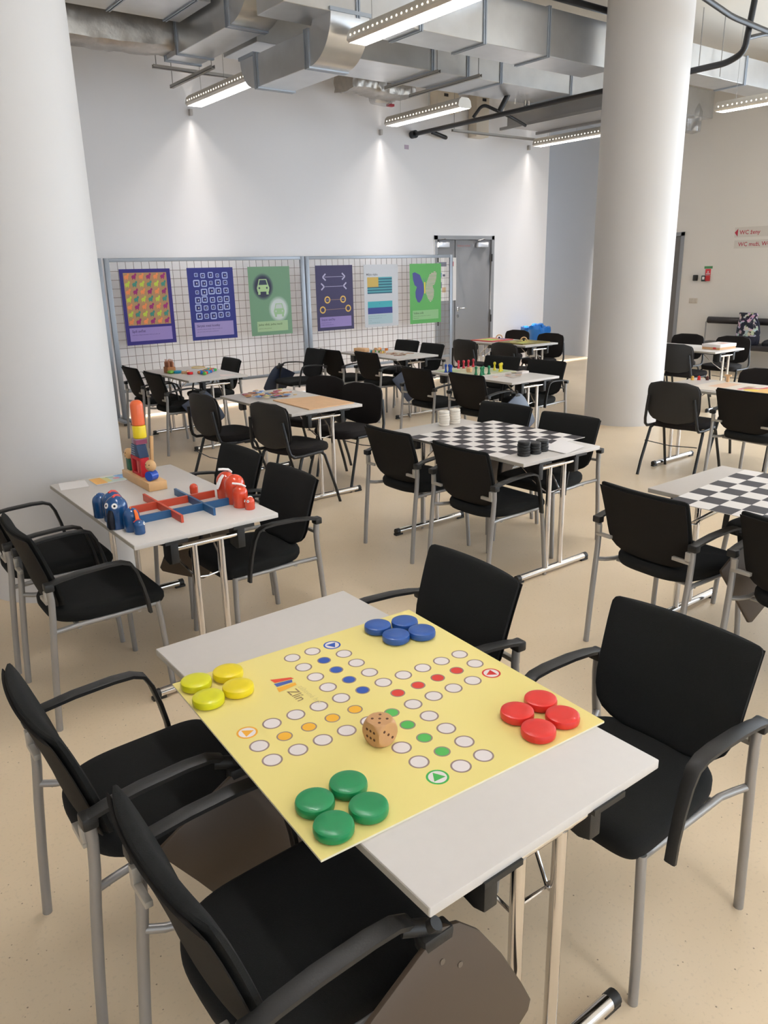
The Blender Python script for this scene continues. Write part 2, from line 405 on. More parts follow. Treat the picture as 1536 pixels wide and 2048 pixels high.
lamps = [(4.33, 9.23, 'strip lamp half hidden behind hanging duct stub at the left'),
         (7.13, 9.12, 'strip lamp hanging above the grey double door, next to black pipe'),
         (10.38, 9.42, 'strip lamp running behind the right column, above wall corner'),
         (10.22, 6.17, 'strip lamp at right image edge, right of the column')]
for x, y, lb in lamps: dup(lampA, (x, y, 3.6), 0, lb)
for x, y in ((1.3, 3.17), (4.35, 3.17), (7.2, 3.17), (10.25, 3.17), (1.3, .17), (7.2, .17), (-1.7, .17), (-1.7, 6.17), (11.9, 13.4)):  # unseen lamps put in for lighting; the last one brightens the passage
    dup(lampA, (x, y, 3.6), 0, 'strip lamp outside the photographed view, added for its light')

# wall washers: pairs of small up/down spots on the back wall
WPOW = .36
spotm = mat('wall_spot_grey', (190, 186, 182), .5)
def washer(name, loc, down, power, parent):
    """spot with the asymmetric distribution of a wall washer: strong straight along the wall, fading sideways"""
    l = bpy.data.lights.new(name, 'SPOT'); l.energy = power; l.spot_size = R(130); l.spot_blend = .3; l.color = (1, .92, .84); l.shadow_soft_size = .01
    l.use_nodes = True; nt = l.node_tree; em = nt.nodes['Emission']
    tc = nt.nodes.new('ShaderNodeTexCoord'); sx = nt.nodes.new('ShaderNodeSeparateXYZ'); nt.links.new(tc.outputs['Normal'], sx.inputs[0])
    def mth(op, a, b_=None, c_=None):
        n = nt.nodes.new('ShaderNodeMath'); n.operation = op
        for k, v in enumerate((a, b_, c_)):
            if v is None: continue
            if isinstance(v, (int, float)): n.inputs[k].default_value = v
            else: nt.links.new(v, n.inputs[k])
        return n.outputs[0]
    def mrange(v, a, b_, o0, o1):
        n = nt.nodes.new('ShaderNodeMapRange'); n.interpolation_type = 'SMOOTHSTEP'; nt.links.new(v, n.inputs[0])
        for k, q in enumerate((a, b_, o0, o1)): n.inputs[k+1].default_value = q
        return n.outputs[0]
    az = mth('MAXIMUM', mth('ABSOLUTE', sx.outputs[2]), .01)
    a = mth('MAXIMUM', mth('DIVIDE', mth('ABSOLUTE', sx.outputs[1]), az), .022)
    b_ = mth('DIVIDE', mth('ABSOLUTE', sx.outputs[0]), az)
    h_ = mth('POWER', a, -2.35)
    g_ = mth('ADD', mrange(b_, .75, 1.45, .5, 0), mrange(b_, .06, .42, .55, 0))
    nt.links.new(mth('MULTIPLY', h_, g_), em.inputs['Strength'])
    o = bpy.data.objects.new(name, l); C.objects.link(o); o.parent = parent; o.location = loc
    o.rotation_euler = (R(0 if down else 180), 0, 0); return o
for x, lb in ((4.60, 'small wall spot above the left posters, under duct'), (7.57, 'small wall spot above the green posters near lamp'), (10.73, 'small wall spot above white wall near the far corner')):
    t = thing('wall_spotlight', lb, 'wall light', (x, YB, 3.66), 0, 'small spots washing the back wall')
    build('housing', mb(spotm).box(-.018, .018, -.05, 0, -.03, .045, .004), parent=t)
    washer('spot', (0, -.07, -.035), True, WPOW, t); washer('spot', (0, -.07, .05), False, WPOW*.25, t)

# ------------------------------------------------------------ ducts
def rect_duct(name, x0, x1, y0, y1, z0, z1, flanges, axis, label):
    t = thing(name, label, 'air duct', ((x0+x1)/2, (y0+y1)/2, z0), 0, 'rectangular galvanized ducts')
    cx, cy = (x0+x1)/2, (y0+y1)/2
    b = mb(galv).box(x0-cx, x1-cx, y0-cy, y1-cy, 0, z1-z0, .004, seg=1)
    build('duct_body', b, parent=t)
    for f in flanges:
        M = mb(galvd); e = .013
        if axis == 'x':
            f -= cx; a0, a1 = y0-cy, y1-cy
            for w in (f-.02, f+.006):
                M.box(w, w+.014, a0-e, a1+e, -e, .0, 0); M.box(w, w+.014, a0-e, a0, 0, z1-z0); M.box(w, w+.014, a1, a1+e, 0, z1-z0); M.box(w, w+.014, a0-e, a1+e, z1-z0, z1-z0+e)
        else:
            f -= cy; a0, a1 = x0-cx, x1-cx
            for w in (f-.02, f+.006):
                M.box(a0-e, a1+e, w, w+.014, -e, 0); M.box(a0-e, a0, w, w+.014, 0, z1-z0); M.box(a1, a1+e, w, w+.014, 0, z1-z0); M.box(a0-e, a1+e, w, w+.014, z1-z0, z1-z0+e)
        build('flange', M, parent=t)
    return t
rect_duct('air_duct', 3.72, 7.95, 6.12, 6.56, 3.82, 4.26, (4.45, 5.15, 5.95, 6.86), 'x', 'big duct crossing the top centre, ending behind the right column')
rect_duct('air_duct', 7.97, 12.6, 6.02, 6.42, 3.93, 4.24, (9.2, 10.5, 11.8), 'x', 'duct right of the column, crossing towards the far wall')
rect_duct('air_duct', 4.25, 12.3, 7.52, 8.25, 3.9, 4.28, (5.2, 6.5, 7.05, 7.6, 8.9, 10.3, 11.4), 'x', 'wide lower duct behind the big top duct, over the black pipe')
rect_duct('air_duct', 9.3, 12.6, 8.72, 9.12, 3.94, 4.28, (10.2, 11.2), 'x', 'farthest duct seen right of the column by the wall')
# duct D1 running from the camera to the back, left
rect_duct('air_duct', 3.75, 4.13, 7.14, 8.60, 3.88, 4.24, (7.16, 8.27, 8.57), 'y', 'short duct running away from the camera at the top left')
def elbow(name, x0, x1, yc, zc, r0, r1, a0, a1, label, flange=True):
    """elbow curved in the yz plane, width x0..x1"""
    t = thing(name, label, 'air duct', ((x0+x1)/2, yc, zc), 0, 'curved duct elbows')
    w = (x1-x0)/2; n = 18; vs = []; fs = []
    for i in range(n+1):
        a = R(a0+(a1-a0)*i/n)
        for x in (-w, w):
            for r in (r0, r1): vs.append((x, r*math.cos(a), r*math.sin(a)))
    for i in range(n):
        k = 4*i
        fs += [[k, k+2, k+6, k+4], [k+1, k+5, k+7, k+3], [k, k+4, k+5, k+1], [k+2, k+3, k+7, k+6]]
    fs += [[0, 1, 3, 2], [4*n, 4*n+2, 4*n+3, 4*n+1]]
    M = mb(galv); M._add(vs, fs); build('duct_body', M, parent=t)
    for a in (a0, a1):
        ar = R(a); Mx = Matrix.Rotation(ar, 4, 'X'); F_ = mb(galvd); e = .013
        F_.box(-w-e, w+e, r0-e, r0, -.015, .015, M=Mx); F_.box(-w-e, w+e, r1, r1+e, -.015, .015, M=Mx)
        F_.box(-w-e, -w, r0, r1, -.015, .015, M=Mx); F_.box(w, w+e, r0, r1, -.015, .015, M=Mx)
        build('flange', F_, parent=t)
    return t
elbow('duct_elbow', 3.75, 4.13, 7.12, 4.34, .10, .46, 180, 270, 'curved elbow rising at the near end of top left duct')
# D2 stub with elbows at both ends
rect_duct('air_duct', 4.17, 4.57, 6.50, 7.43, 3.476, 3.76, (6.52, 7.41), 'y', 'low hanging duct stub in front of left strip lamp')
elbow('duct_elbow', 4.17, 4.57, 6.48, 3.84, .08, .364, 180, 270, 'shiny curved elbow at the near end of hanging duct stub')
elbow('duct_elbow', 4.17, 4.57, 7.45, 3.776, .02, .30, 270, 360, 'curved elbow at the far end of hanging duct stub')
# D0 wide flat duct crossing left, above
rect_duct('air_duct', 1.6, 3.70, 7.35, 8.05, 4.1, 4.42, (2.3, 3.0, 3.55), 'x', 'dark duct crossing over the left column top')
rect_duct('air_duct', 4.95, 6.3, 5.35, 5.8, 4.3, 4.55, (5.5,), 'x', 'upper duct near ceiling above the nearest strip lamp')
# crumpled insulated ducts
def foil_duct(x0, x1, y, z, ry, rz, label, seed):
    rnd = random.Random(seed); t = MB().use(foil); n = 26; K = 40; vs = []; fs = []
    for i in range(K+1):
        u = i/K; x = x0+(x1-x0)*u
        for k in range(n):
            a = k*2*PI/n; sq = 1/max(abs(math.cos(a)), abs(math.sin(a)))**.75
            j = 1+rnd.uniform(-.05, .05)
            vs.append((x+rnd.uniform(-.01, .01), y+math.cos(a)*ry*sq*j, z+math.sin(a)*rz*sq*j+.02*math.sin(7*u)))
    for i in range(K):
        for k in range(n): fs.append([i*n+k, i*n+(k+1) % n, (i+1)*n+(k+1) % n, (i+1)*n+k])
    fs.append(list(range(n))[::-1]); fs.append([K*n+k for k in range(n)])
    t._add(vs, fs); return tag(build('insulated_duct', t), label, 'air duct', 'crinkled foil wrapped ducts')
foil_duct(1.2, 3.76, 8.5, 4.13, .2, .22, 'crinkled foil wrapped duct leading left behind the column top', 3)
foil_duct(6.5, 7.55, 9.3, 4.12, .22, .13, 'short crinkled foil wrapped duct against the wall right of stub', 4)
# C rails under ducts and threaded rods
def rail(x0, y0, x1, y1, z, label, r=.02):
    d = Vector((x1-x0, y1-y0, 0)); L = d.length; a = math.atan2(d.y, d.x)
    M = mb(mat('mounting_rail', (168, 164, 158), .45, metal=.4)); M.box(0, L, -r, r, 0, .005); M.box(0, L, -r, -r+.004, 0, .035); M.box(0, L, r-.004, r, 0, .035)
    t = thing('mounting_rail', label, 'mounting rail', (x0, y0, z), a, 'steel mounting rails under ducts'); build('channel', M, parent=t)
    for u in (.04, L-.04): build('threaded_rod', mb(greymet).tube([(u, 0, .03), (u, 0, H-z)], .005, 6), parent=t)
rail(3.72, 8.86, 4.85, 8.86, 3.86, 'mounting rail below end of the top left duct')
rail(4.15, 9.4, 4.15, 8.3, 3.80, 'mounting rail slanting over the left strip lamp')
rail(5.2, 7.45, 5.2, 8.4, 3.86, 'rail under wide duct, left one')
rail(6.5, 7.4, 6.5, 8.4, 3.86, 'rail under wide duct, second from left')
rail(7.05, 7.3, 7.05, 8.6, 3.86, 'long rail under wide duct with hanging white cable')
rail(9.9, 7.4, 9.9, 8.4, 3.86, 'rail under wide duct right of the column')
rail(9.0, 5.95, 9.0, 6.5, 3.885, 'rail under the duct right of the column')
rail(8.6, 9.5, 10.8, 9.5, 3.70, 'long rail along the wall above the corner')
for x in (9.35, 9.82):
    tag(build('threaded_rod', mb(greymet).tube([(x, 5.96, 3.93), (x, 5.96, H)], .006, 6)), 'thin hanging rod right of the column, %s' % ('left one' if x < 9.5 else 'right one'), 'rod', 'thin rods right of the column')

# fan coil unit with rails behind the column
t = thing('fan_coil_unit', 'grey ceiling fan coil unit hanging left of right column above last lamp', 'fan coil', (9.45, 8.0, 3.70))
build('casing', mb(greymet).box(-.36, .36, -.88, .85, 0, .18, .01), parent=t)
for y in (-.39, .39): build('side_rail', mb(greymet).box(y-.02, y+.02, -.95, .95, -.03, .01), parent=t)
# boxes on back wall above the pipe
ctl = mat('control_box_cream', (216, 206, 190), .5)
for (x0, x1, z0, z1, lb) in ((8.53, 8.96, 4.02, 4.32, 'cream square control box high on back wall'), (9.33, 9.60, 3.72, 4.33, 'tall cream control cabinet high on back wall above door')):
    M = mb(ctl).box(x0, x1, YB-.2, YB-.01, z0, z1, .006); M.use(blackpl); M.box(x0+.12, x0+.2, YB-.205, YB-.2, z1-.1, z1-.06)
    tag(build('control_box', M), lb, 'control box', 'cream control boxes on the back wall')
tag(build('safety_label', mb(flatcol((176, 160, 178))).box(8.03, 8.11, YB-.006, YB, 3.475, 3.535)), 'small printed label on white wall below the pipe end', 'label')
# clear plastic bottle like container taped to duct
M_ = MB().use(CP); M_.lathe([(.02, 0), (.09, .02), (.1, .25), (.07, .33), (.03, .36), (.03, .4)], 16, Matrix.Translation((7.1, 9.5, 4.02)) @ Matrix.Rotation(PI/2, 4, 'Y'))
M_.use(flatcol((170, 60, 70))); M_.box(7.38, 7.48, 9.47, 9.53, 3.93, 3.96)
tag(build('plastic_container', M_), 'clear plastic container under the foil duct beside strip lamp', 'container')
M_ = MB().use(CP); M_.lathe([(.02, 0), (.12, .03), (.13, .3), (.08, .42), (.02, .45)], 16, c=(11.9, 7.6, 3.66))
tag(build('plastic_container', M_), 'clear plastic container hanging below the duct at far right', 'container')

# black pipes
def pipe(pts, r, label, n=10):
    P = [Vector(p) for p in pts]; out = [P[0]]
    for i in range(1, len(P)-1):
        a = (P[i-1]-P[i]); b_ = (P[i+1]-P[i]); k = min(.12, a.length*.4, b_.length*.4); a.normalize(); b_.normalize()
        p0 = P[i]+a*k; p1 = P[i]+b_*k
        for s_ in range(6):
            u = s_/5; out.append(p0*(1-u)**2+P[i]*2*u*(1-u)+p1*u*u)
    out.append(P[-1])
    return tag(build('black_pipe', mb(blackpipe).tube(out, r, n)), label, 'pipe', 'black water pipes under the ceiling')
o = pipe([(8.17, YB-.02, 3.68), (8.17, 4.90, 3.68), (8.17, 4.72, 3.74), (8.17, 4.62, 4.58)], .031, 'long black pipe from the back wall passing behind right column')
build('pipe_cap', mb(blackpipe).lathe([(.055, 0), (.055, .09), (.03, .09)], 14, Matrix.Translation((8.17, YB-.1, 3.68)) @ Matrix.Rotation(-PI/2, 4, 'X')), parent=o)
pipe([(4.3, 5.97, 4.3), (9.0, 5.97, 4.3)], .034, 'black pipe running along top edge of the big duct')
pipe([(6.0, 4.30, 4.10), (6.92, 4.50, 4.0), (7.69, 4.60, 3.95), (8.42, 4.62, 3.93), (9.4, 4.5, 3.92)], .026, 'curving black pipe crossing top right corner')
pipe([(8.17, 4.70, 3.86), (8.6, 4.74, 3.97), (10.0, 4.8, 4.05)], .022, 'thin black branch pipe at the top right')
pipe([(8.45, YB-.15, 3.72), (8.75, YB-.15, 3.66), (8.78, YB-.02, 3.70)], .03, 'short black bent pipe by the pipe end on back wall')
pipe([(8.17, 8.6, 3.72), (8.25, 8.5, 3.88), (8.6, 8.3, 3.72), (9.0, 8.4, 3.66)], .022, 'thin black hose looping right from the long pipe')
pipe([(8.17, 8.1, 3.72), (8.25, 8.0, 3.95)], .035, 'short thick black stub on top of the long pipe')
for k, x in enumerate((8.6, 8.8)):
    M = mb(white_pl); M.tube([(x+.14*math.cos(a*PI/10), 8.1, 3.86+.2*math.sin(a*PI/10)-.02) for a in range(11)], .008, 6)
    tag(build('white_cable', M), 'thin white cable loop under the wide duct, %s' % ('left loop' if k == 0 else 'right loop'), 'cable', 'white cable loops')
# ------------------------------------------------------------ display grid panels
PY = 9.587
def grid_panel(x0, x1, label, first):
    t = thing('display_grid_panel', label, 'display panel', ((x0+x1)/2, PY, 0), 0, 'grey framed display grids')
    w = (x1-x0)/2
    for s_ in (-1, 1):
        build('post', mb(panelm).box(s_*(w-.03)-.03, s_*(w-.03)+.03, -.02, .02, .03, 1.95, .006), parent=t)
        M = mb(panelm); M.box(s_*(w-.03)-.025, s_*(w-.03)+.025, -.28, .28, .03, .06, .004)
        M.use(blackpl); M.lathe([(.02, 0), (.02, .03)], 10, c=(s_*(w-.03), -.25, 0)); M.lathe([(.02, 0), (.02, .03)], 10, c=(s_*(w-.03), .25, 0))
        build('foot', M, parent=t)
    M = mb(panelm); M.box(-w+.06, w-.06, -.018, .018, 1.905, 1.95, .004); M.box(-w+.06, w-.06, -.018, .018, .36, .40, .004)
    build('rail', M, parent=t)
    g = mb(wirem); k = 1
    n = int((2*w-.12)/.1)
    for i in range(1, n+1):
        x = -w+.06+i*(2*w-.12)/(n+1); g.tube([(x, -.008, .4), (x, -.008, 1.905)], .003, 5)
    for i in range(1, 15): g.tube([(-w+.06, -.012, .4+i*.1), (w-.06, -.012, .4+i*.1)], .003, 5)
    build('wire_mesh', g, parent=t)
grid_panel(.42, 3.15, 'grid panel on the far left, mostly hidden by the column', False)
grid_panel(3.18, 5.93, 'middle grid panel carrying the three left posters', True)
grid_panel(5.95, 8.69, 'right grid panel carrying the three posters beside the door', False)

# posters ----------------------------------------------------------------
PW, PH = .635, .893
def poster_M(x): return Matrix.Translation((x, PY-.03, .93)) @ Matrix.Rotation(PI/2, 4, 'X')
def start(x, base): return Print(PW, PH, .004, paper, flatcol(base), poster_M(x))
def para(p, u, v, widths, m, size=.017, gap=.03):
    words = 'pozorně se dívej na obrázek a řekni co na něm vidíš jako první nebo druhé a pak se podívej znovu z větší dálky'.split()
    k = 0
    for w in widths:
        s_ = ''
        while len(s_)*size*.52 < w: s_ += words[k % len(words)]+' '; k += 1
        p.text(u, v, s_.strip()[:max(3, int(w/(size*.5)))], size, m); v -= gap
PG = 'optical illusion posters on the grid'
# 1: grid of small coloured animals
p = start(3.335, (50, 42, 122)); p.rect(.045, .585, .235, .85, flatcol((176, 138, 98)))
COLS = {'o': (232, 140, 86), 'm': (150, 40, 110), 'l': (186, 204, 74), 't': (66, 138, 122)}
def critter(p, u, v, s_, m):
    z = p.lay()
    p.disc(u-.15*s_, v-.15*s_, .62*s_, m, z, 12, .5*s_); p.disc(u+.38*s_, v+.42*s_, .32*s_, m, z+1e-5, 10)
    p.poly([(u+.2*s_, v+.5*s_), (u+.3*s_, v+.95*s_), (u+.48*s_, v+.6*s_)], m, z+2e-5); p.poly([(u+.45*s_, v+.6*s_), (u+.62*s_, v+.95*s_), (u+.68*s_, v+.5*s_)], m, z+2e-5)
    p.rect(u-.62*s_, u-.4*s_, v-.85*s_, v-.3*s_, m, z+1e-5); p.rect(u+.05*s_, u+.3*s_, v-.85*s_, v-.3*s_, m, z+1e-5)
for r_ in range(7):
    for c_ in range(6):
        k = ('om' if r_ % 2 == 0 else 'lt')[c_ % 2]
        critter(p, .088+c_*.09, .808-r_*.088, .044, flatcol(COLS[k]))
lil = flatcol((150, 132, 192)); p.rect(.045, .585, .045, .205, lil)
dk = flatcol((70, 52, 100)); p.text(.075, .15, 'Spíš zvířat', .042, dk, True); para(p, .075, .115, (.42,), dk)
tag(build('poster', p.m), 'blue poster with a grid of small orange, yellow, purple and teal animals', 'poster', PG)
# 2: rounded squares
p = start(4.19, (46, 52, 126)); rnd = random.Random(2)
lb_ = flatcol((176, 188, 226)); nv = flatcol((44, 46, 92)); wt = flatcol((214, 216, 226))
for r_ in range(6):
    for c_ in range(5):
        u = .115+c_*.1+rnd.uniform(-.006, .006); v = .80-r_*.1+rnd.uniform(-.008, .008); s_ = rnd.choice((.024, .031, .036, .040, .043)); z = p.lay()
        k = s_*.25
        p.poly([(u-s_+k, v-s_), (u+s_-k, v-s_), (u+s_, v-s_+k), (u+s_, v+s_-k), (u+s_-k, v+s_), (u-s_+k, v+s_), (u-s_, v+s_-k), (u-s_, v-s_+k)], lb_, z)
        q = s_*.68; p.rect(u-q, u+q, v-q, v+q, flatcol((46, 52, 126)), z+3e-5); q = s_*.42; p.rect(u-q, u+q, v-q, v+q, nv, z+6e-5)
        p.rect(u-q*.1, u+q*.6, v-q*.6, v+q*.4, wt, z+9e-5)
p.rect(.04, .585, .045, .225, flatcol((158, 144, 196))); p.text(.07, .165, 'Skryté mezi kostky', .042, dk, True); para(p, .07, .13, (.42, .36), dk)
tag(build('poster', p.m), 'dark blue poster with rows of pale rounded squares', 'poster', PG)
# 3: two cars
def mixc(a, b_, t): return tuple(int(a[i]*(1-t)+b_[i]*t) for i in range(3))
p = start(5.04, (116, 154, 124)); gb = (116, 154, 124)
def halo(u, v, cc):
    for i in range(6):
        r_ = .158-i*.008; p.disc(u-.025, v+.005, r_, flatcol(mixc(gb, cc, (i+1)/6)), None, 28, r_*1.1); 
def car(u, v, m, inner, s_):
    z = p.lay()
    p.poly([(u-.09*s_, v-.05*s_), (u+.09*s_, v-.05*s_), (u+.1*s_, v), (u+.085*s_, v+.04*s_), (u-.085*s_, v+.04*s_), (u-.1*s_, v)], m, z)
    p.poly([(u-.085*s_, v+.035*s_), (u+.085*s_, v+.035*s_), (u+.06*s_, v+.12*s_), (u-.06*s_, v+.12*s_)], m, z+1e-5)
    p.poly([(u-.068*s_, v+.042*s_), (u+.068*s_, v+.042*s_), (u+.048*s_, v+.108*s_), (u-.048*s_, v+.108*s_)], inner, z+4e-5)
    for q in (-1, 1):
        p.rect(u+q*.065*s_-.018*s_, u+q*.065*s_+.018*s_, v-.09*s_, v-.04*s_, m, z+1e-5); p.disc(u+q*.06*s_, v, .014*s_, inner, z+4e-5, 12)
halo(.24, .63, (52, 54, 76)); car(.215, .62, flatcol((176, 206, 152)), flatcol((56, 64, 84)), .95)
halo(.46, .33, (204, 212, 210)); car(.44, .31, flatcol((160, 196, 150)), flatcol((196, 204, 200)), .85)
p.rect(.09, .565, .05, .185, flatcol((166, 194, 150))); dg_ = flatcol((74, 96, 64)); p.text(.11, .13, 'Jedna větší, jedna menší', .038, dg_, True); para(p, .11, .085, (.24,), dg_)
tag(build('poster', p.m), 'green poster with one car on dark and one on white blur', 'poster', PG)
# 4: arrows and circles
p = start(6.09, (60, 54, 90)); pw = flatcol((184, 178, 206)); ow = flatcol((224, 182, 92)); ol = flatcol((176, 140, 120))
def chev(u, v, d): 
    z = p.lay(); p.line((u, v), (u+d*.05, v+.045), .02, pw, z); p.line((u, v), (u+d*.05, v-.045), .02, pw, z+1e-5)
chev(.12, .735, 1); chev(.50, .74, -1); p.line((.15, .737), (.47, .738), .006, pw)
p.line((.15, .607), (.46, .608), .006, pw); chev(.14, .607, -1); chev(.47, .61, 1)
for u, v in ((.185, .425), (.455, .425), (.10, .29), (.54, .295)): p.ring(u, v, .032, .05, ow)
p.line((.235, .425), (.405, .425), .005, ol); p.line((.15, .29), (.49, .294), .005, ol)
p.line((.16, .425), (.21, .425), .005, pw); p.line((.43, .425), (.48, .425), .005, pw)
p.rect(.045, .59, .045, .19, flatcol((146, 128, 184))); p.text(.07, .14, 'Stejné úsečky', .042, dk, True); para(p, .07, .105, (.2, .26), dk)
tag(build('poster', p.m), 'violet poster with arrows above and yellow rings below', 'poster', PG)
# 5: flag colours
p = start(6.925, (200, 202, 206)); db_ = flatcol((40, 92, 112)); tl = flatcol((84, 160, 168))
p.text(.045, .74, 'Mějte vlajku', .042, flatcol((90, 90, 96)), True)
z = p.rect(.06, .52, .48, .715, tl)
for i in range(6): p.rect(.06, .52, .48+i*.0395, .48+i*.0395+.02, db_, z+1e-4)
p.rect(.06, .265, .575, .715, flatcol((196, 166, 84)))
p.rect(.06, .52, .28, .37, flatcol((64, 166, 176))); p.rect(.06, .52, .19, .28, flatcol((52, 62, 134))); p.disc(.28, .335, .008, flatcol((60, 140, 160)))
p.rect(.06, .52, .04, .185, flatcol((168, 190, 196))); tg = flatcol((120, 146, 152)); para(p, .07, .155, (.4, .3, .07, .25), tg, .018, .032)
tag(build('poster', p.m), 'light grey poster with a yellow and teal striped flag above blue bands', 'poster', PG)
# 6: butterfly
p = start(7.79, (92, 168, 88)); bl = flatcol((70, 72, 142)); vi = flatcol((160, 130, 150))
LW = [(.285, .48), (.27, .6), (.2, .73), (.1, .77), (.055, .755), (.065, .66), (.095, .58), (.14, .55), (.11, .48), (.115, .4), (.15, .33), (.19, .315), (.235, .36), (.27, .43)]
p.poly(LW, bl)
RWp = [(2*.3-u, v) for u, v in LW]
def scan(pts, y):
    xs = []
    for i in range(len(pts)):
        (x0, y0), (x1, y1) = pts[i], pts[(i+1) % len(pts)]
        if (y0 <= y < y1) or (y1 <= y < y0): xs.append(x0+(y-y0)*(x1-x0)/(y1-y0))
    return sorted(xs)
z = p.lay(); ps_ = flatcol((216, 180, 186)); y_ = .322
while y_ < .765:
    xs = scan(RWp, y_)
    for a in range(0, len(xs)-1, 2): p.rect(xs[a], xs[a+1], y_, y_+.011, ps_, z)
    y_ += .021
p.rect(.287, .309, .45, .62, flatcol((232, 200, 80)))
for q in (-1, 1): p.line((.298, .62), (.298+q*.03, .68), .004, bl)
p.rect(.05, .58, .06, .2, flatcol((142, 188, 132))); p.text(.07, .145, 'Vidíme svět', .042, dg_, True); para(p, .07, .11, (.42, .12), dg_)
tag(build('poster', p.m), 'bright green poster with a half blue half striped butterfly', 'poster', PG)

# ------------------------------------------------------------ signs and fittings on the right wall
def right_wall(y, z, w=0.0): return Matrix(((0, 0, -1, XW-w), (-1, 0, 0, y), (0, 1, 0, z), (0, 0, 0, 1)))
signp = mat('sign_plate', (206, 200, 192), .5); redt = flatcol((170, 44, 62))
p = Print(1.3, .155, .006, signp, signp, right_wall(7.14, 2.122)); 
p.poly([(.0, .075), (.055, .135), (.055, .012)], redt); p.text(.085, .045, 'WC ženy', .088, redt, True)
tag(build('wall_sign', p.m), 'upper pale wall sign with red arrow reading WC ženy', 'sign', 'red lettered signs on the right wall')
p = Print(1.3, .125, .006, signp, signp, right_wall(7.13, 1.952)); p.text(.07, .033, 'WC muži, WC invalidé', .088, redt, True)
tag(build('wall_sign', p.m), 'lower pale wall sign with red words WC muži', 'sign', 'red lettered signs on the right wall')
p = Print(.15, .04, .004, paper, flatcol((84, 140, 92)), right_wall(7.615, 1.645)); tag(build('exit_sign', p.m), 'small green sign plate above the fire alarm', 'sign')
p = Print(.1, .1, .004, paper, flatcol((206, 62, 70)), right_wall(7.59, 1.54)); wr = flatcol((236, 210, 208))
p.poly([(.03, .04), (.05, .075), (.07, .04)], wr); p.rect(.015, .085, .01, .03, wr)
tag(build('fire_sign', p.m), 'small red fire sign with white mark under green plate', 'sign')
t = thing('fire_alarm', 'red fire alarm call point with dark grey end on wall', 'fire alarm', (XW, 7.555, 1.49))
build('housing', mb(flatcol((176, 48, 52))).box(-.05, 0, -.065, .03, -.045, .045, .006), parent=t)
build('cover', mb(flatcol((54, 66, 66))).box(-.056, -.002, .0, .07, -.05, .045, .004), parent=t)
build('call_button', mb(paper).box(-.06, -.055, .01, .05, -.02, .025, .001), parent=t)
tag(build('wall_device', mb(blackpl).box(XW-.05, XW, 7.715, 7.79, 1.448, 1.545, .01)), 'small black wall box between doorway and fire alarm', 'wall device')
t = thing('light_switch', 'pale double light switch low beside the doorway', 'light switch', (XW, 7.765, 1.12))
build('plate', mb(mat('switch_plastic', (208, 198, 184), .4)).box(-.012, 0, -.08, .08, -.045, .045, .004), parent=t)
for y in (-.04, .04): build('rocker', mb(mat('switch_rocker', (196, 186, 172), .4)).box(-.018, -.01, y-.033, y+.033, -.036, .036, .003), parent=t)

# bench along the right wall
leather = mat('black_leather', (40, 36, 38), .42, bump=(60, .2))
t = thing('wall_bench', 'long black padded bench with roller backrest along the right wall', 'bench', (12.35, 5.4, 0))
build('backrest_roll', mb(leather).tube([(.17, 1.95, .82), (.17, 1.97, .82), (.17, 1.94, .82), (.17, .12, .82)][1:], .055, 20), parent=t)
build('seat', mb(leather).box(-.25, .22, .12, 1.95, .40, .48, .02), parent=t)
M_ = mb(greymet)
for y in (2.05, .2): M_.tube([(.24, y, .02), (.24, y, .78), (.17, y-.08, .82)], .012, 8); M_.tube([(.24, y, .38), (-.22, y, .38), (-.22, y, 0)], .014, 8)
build('frame', M_, parent=t)
# patterned backpack on the bench
bagm = bpy.data.materials.new('flower_print_fabric'); bagm.use_nodes = True; nt = bagm.node_tree; b = nt.nodes['Principled BSDF']
tc = nt.nodes.new('ShaderNodeTexCoord'); vz = nt.nodes.new('ShaderNodeTexVoronoi'); vz.inputs['Scale'].default_value = 17
nz = nt.nodes.new('ShaderNodeTexNoise'); nz.inputs['Scale'].default_value = 16; nz.inputs['Detail'].default_value = 2
rmp = nt.nodes.new('ShaderNodeValToRGB'); e = rmp.color_ramp.elements; e[0].position = .50; e[0].color = (.012, .013, .03, 1); e[1].position = .56; e[1].color = (.62, .55, .6, 1)
nt.links.new(tc.outputs['Object'], vz.inputs['Vector']); nt.links.new(tc.outputs['Object'], nz.inputs['Vector'])
mxx = nt.nodes.new('ShaderNodeMix'); mxx.data_type = 'RGBA'; mxx.blend_type = 'MULTIPLY'; mxx.inputs[0].default_value = .45
nt.links.new(nz.outputs['Fac'], rmp.inputs[0]); nt.links.new(rmp.outputs[0], mxx.inputs[6]); nt.links.new(vz.outputs['Color'], mxx.inputs[7]); nt.links.new(mxx.outputs[2], b.inputs['Base Color']); b.inputs['Roughness'].default_value = .8
t = thing('backpack', 'black flower patterned backpack standing on the wall bench', 'backpack', (12.26, 6.52, .482))
def blob(m, rings, n=20, pw=3.0):
    M = mb(m); vs = []; fs = []
    for (z, a, b_, oy) in rings:
        for k in range(n):
            th = k*2*PI/n; c_, s_ = math.cos(th), math.sin(th)
            vs.append((a*math.copysign(abs(c_)**(2/pw), c_), oy+b_*math.copysign(abs(s_)**(2/pw), s_), z))
    for i in range(len(rings)-1):
        for k in range(n): fs.append([i*n+k, i*n+(k+1) % n, (i+1)*n+(k+1) % n, (i+1)*n+k])
    fs.append(list(range(n))[::-1]); fs.append([(len(rings)-1)*n+k for k in range(n)]); M._add(vs, fs); return M
build('body', blob(bagm, [(.13, .1, .18, 0), (.25, .1, .175, 0), (.36, .08, .15, .01), (.43, .05, .13, .02), (.45, .06, .15, .02), (.49, .05, .14, .03)]), parent=t)
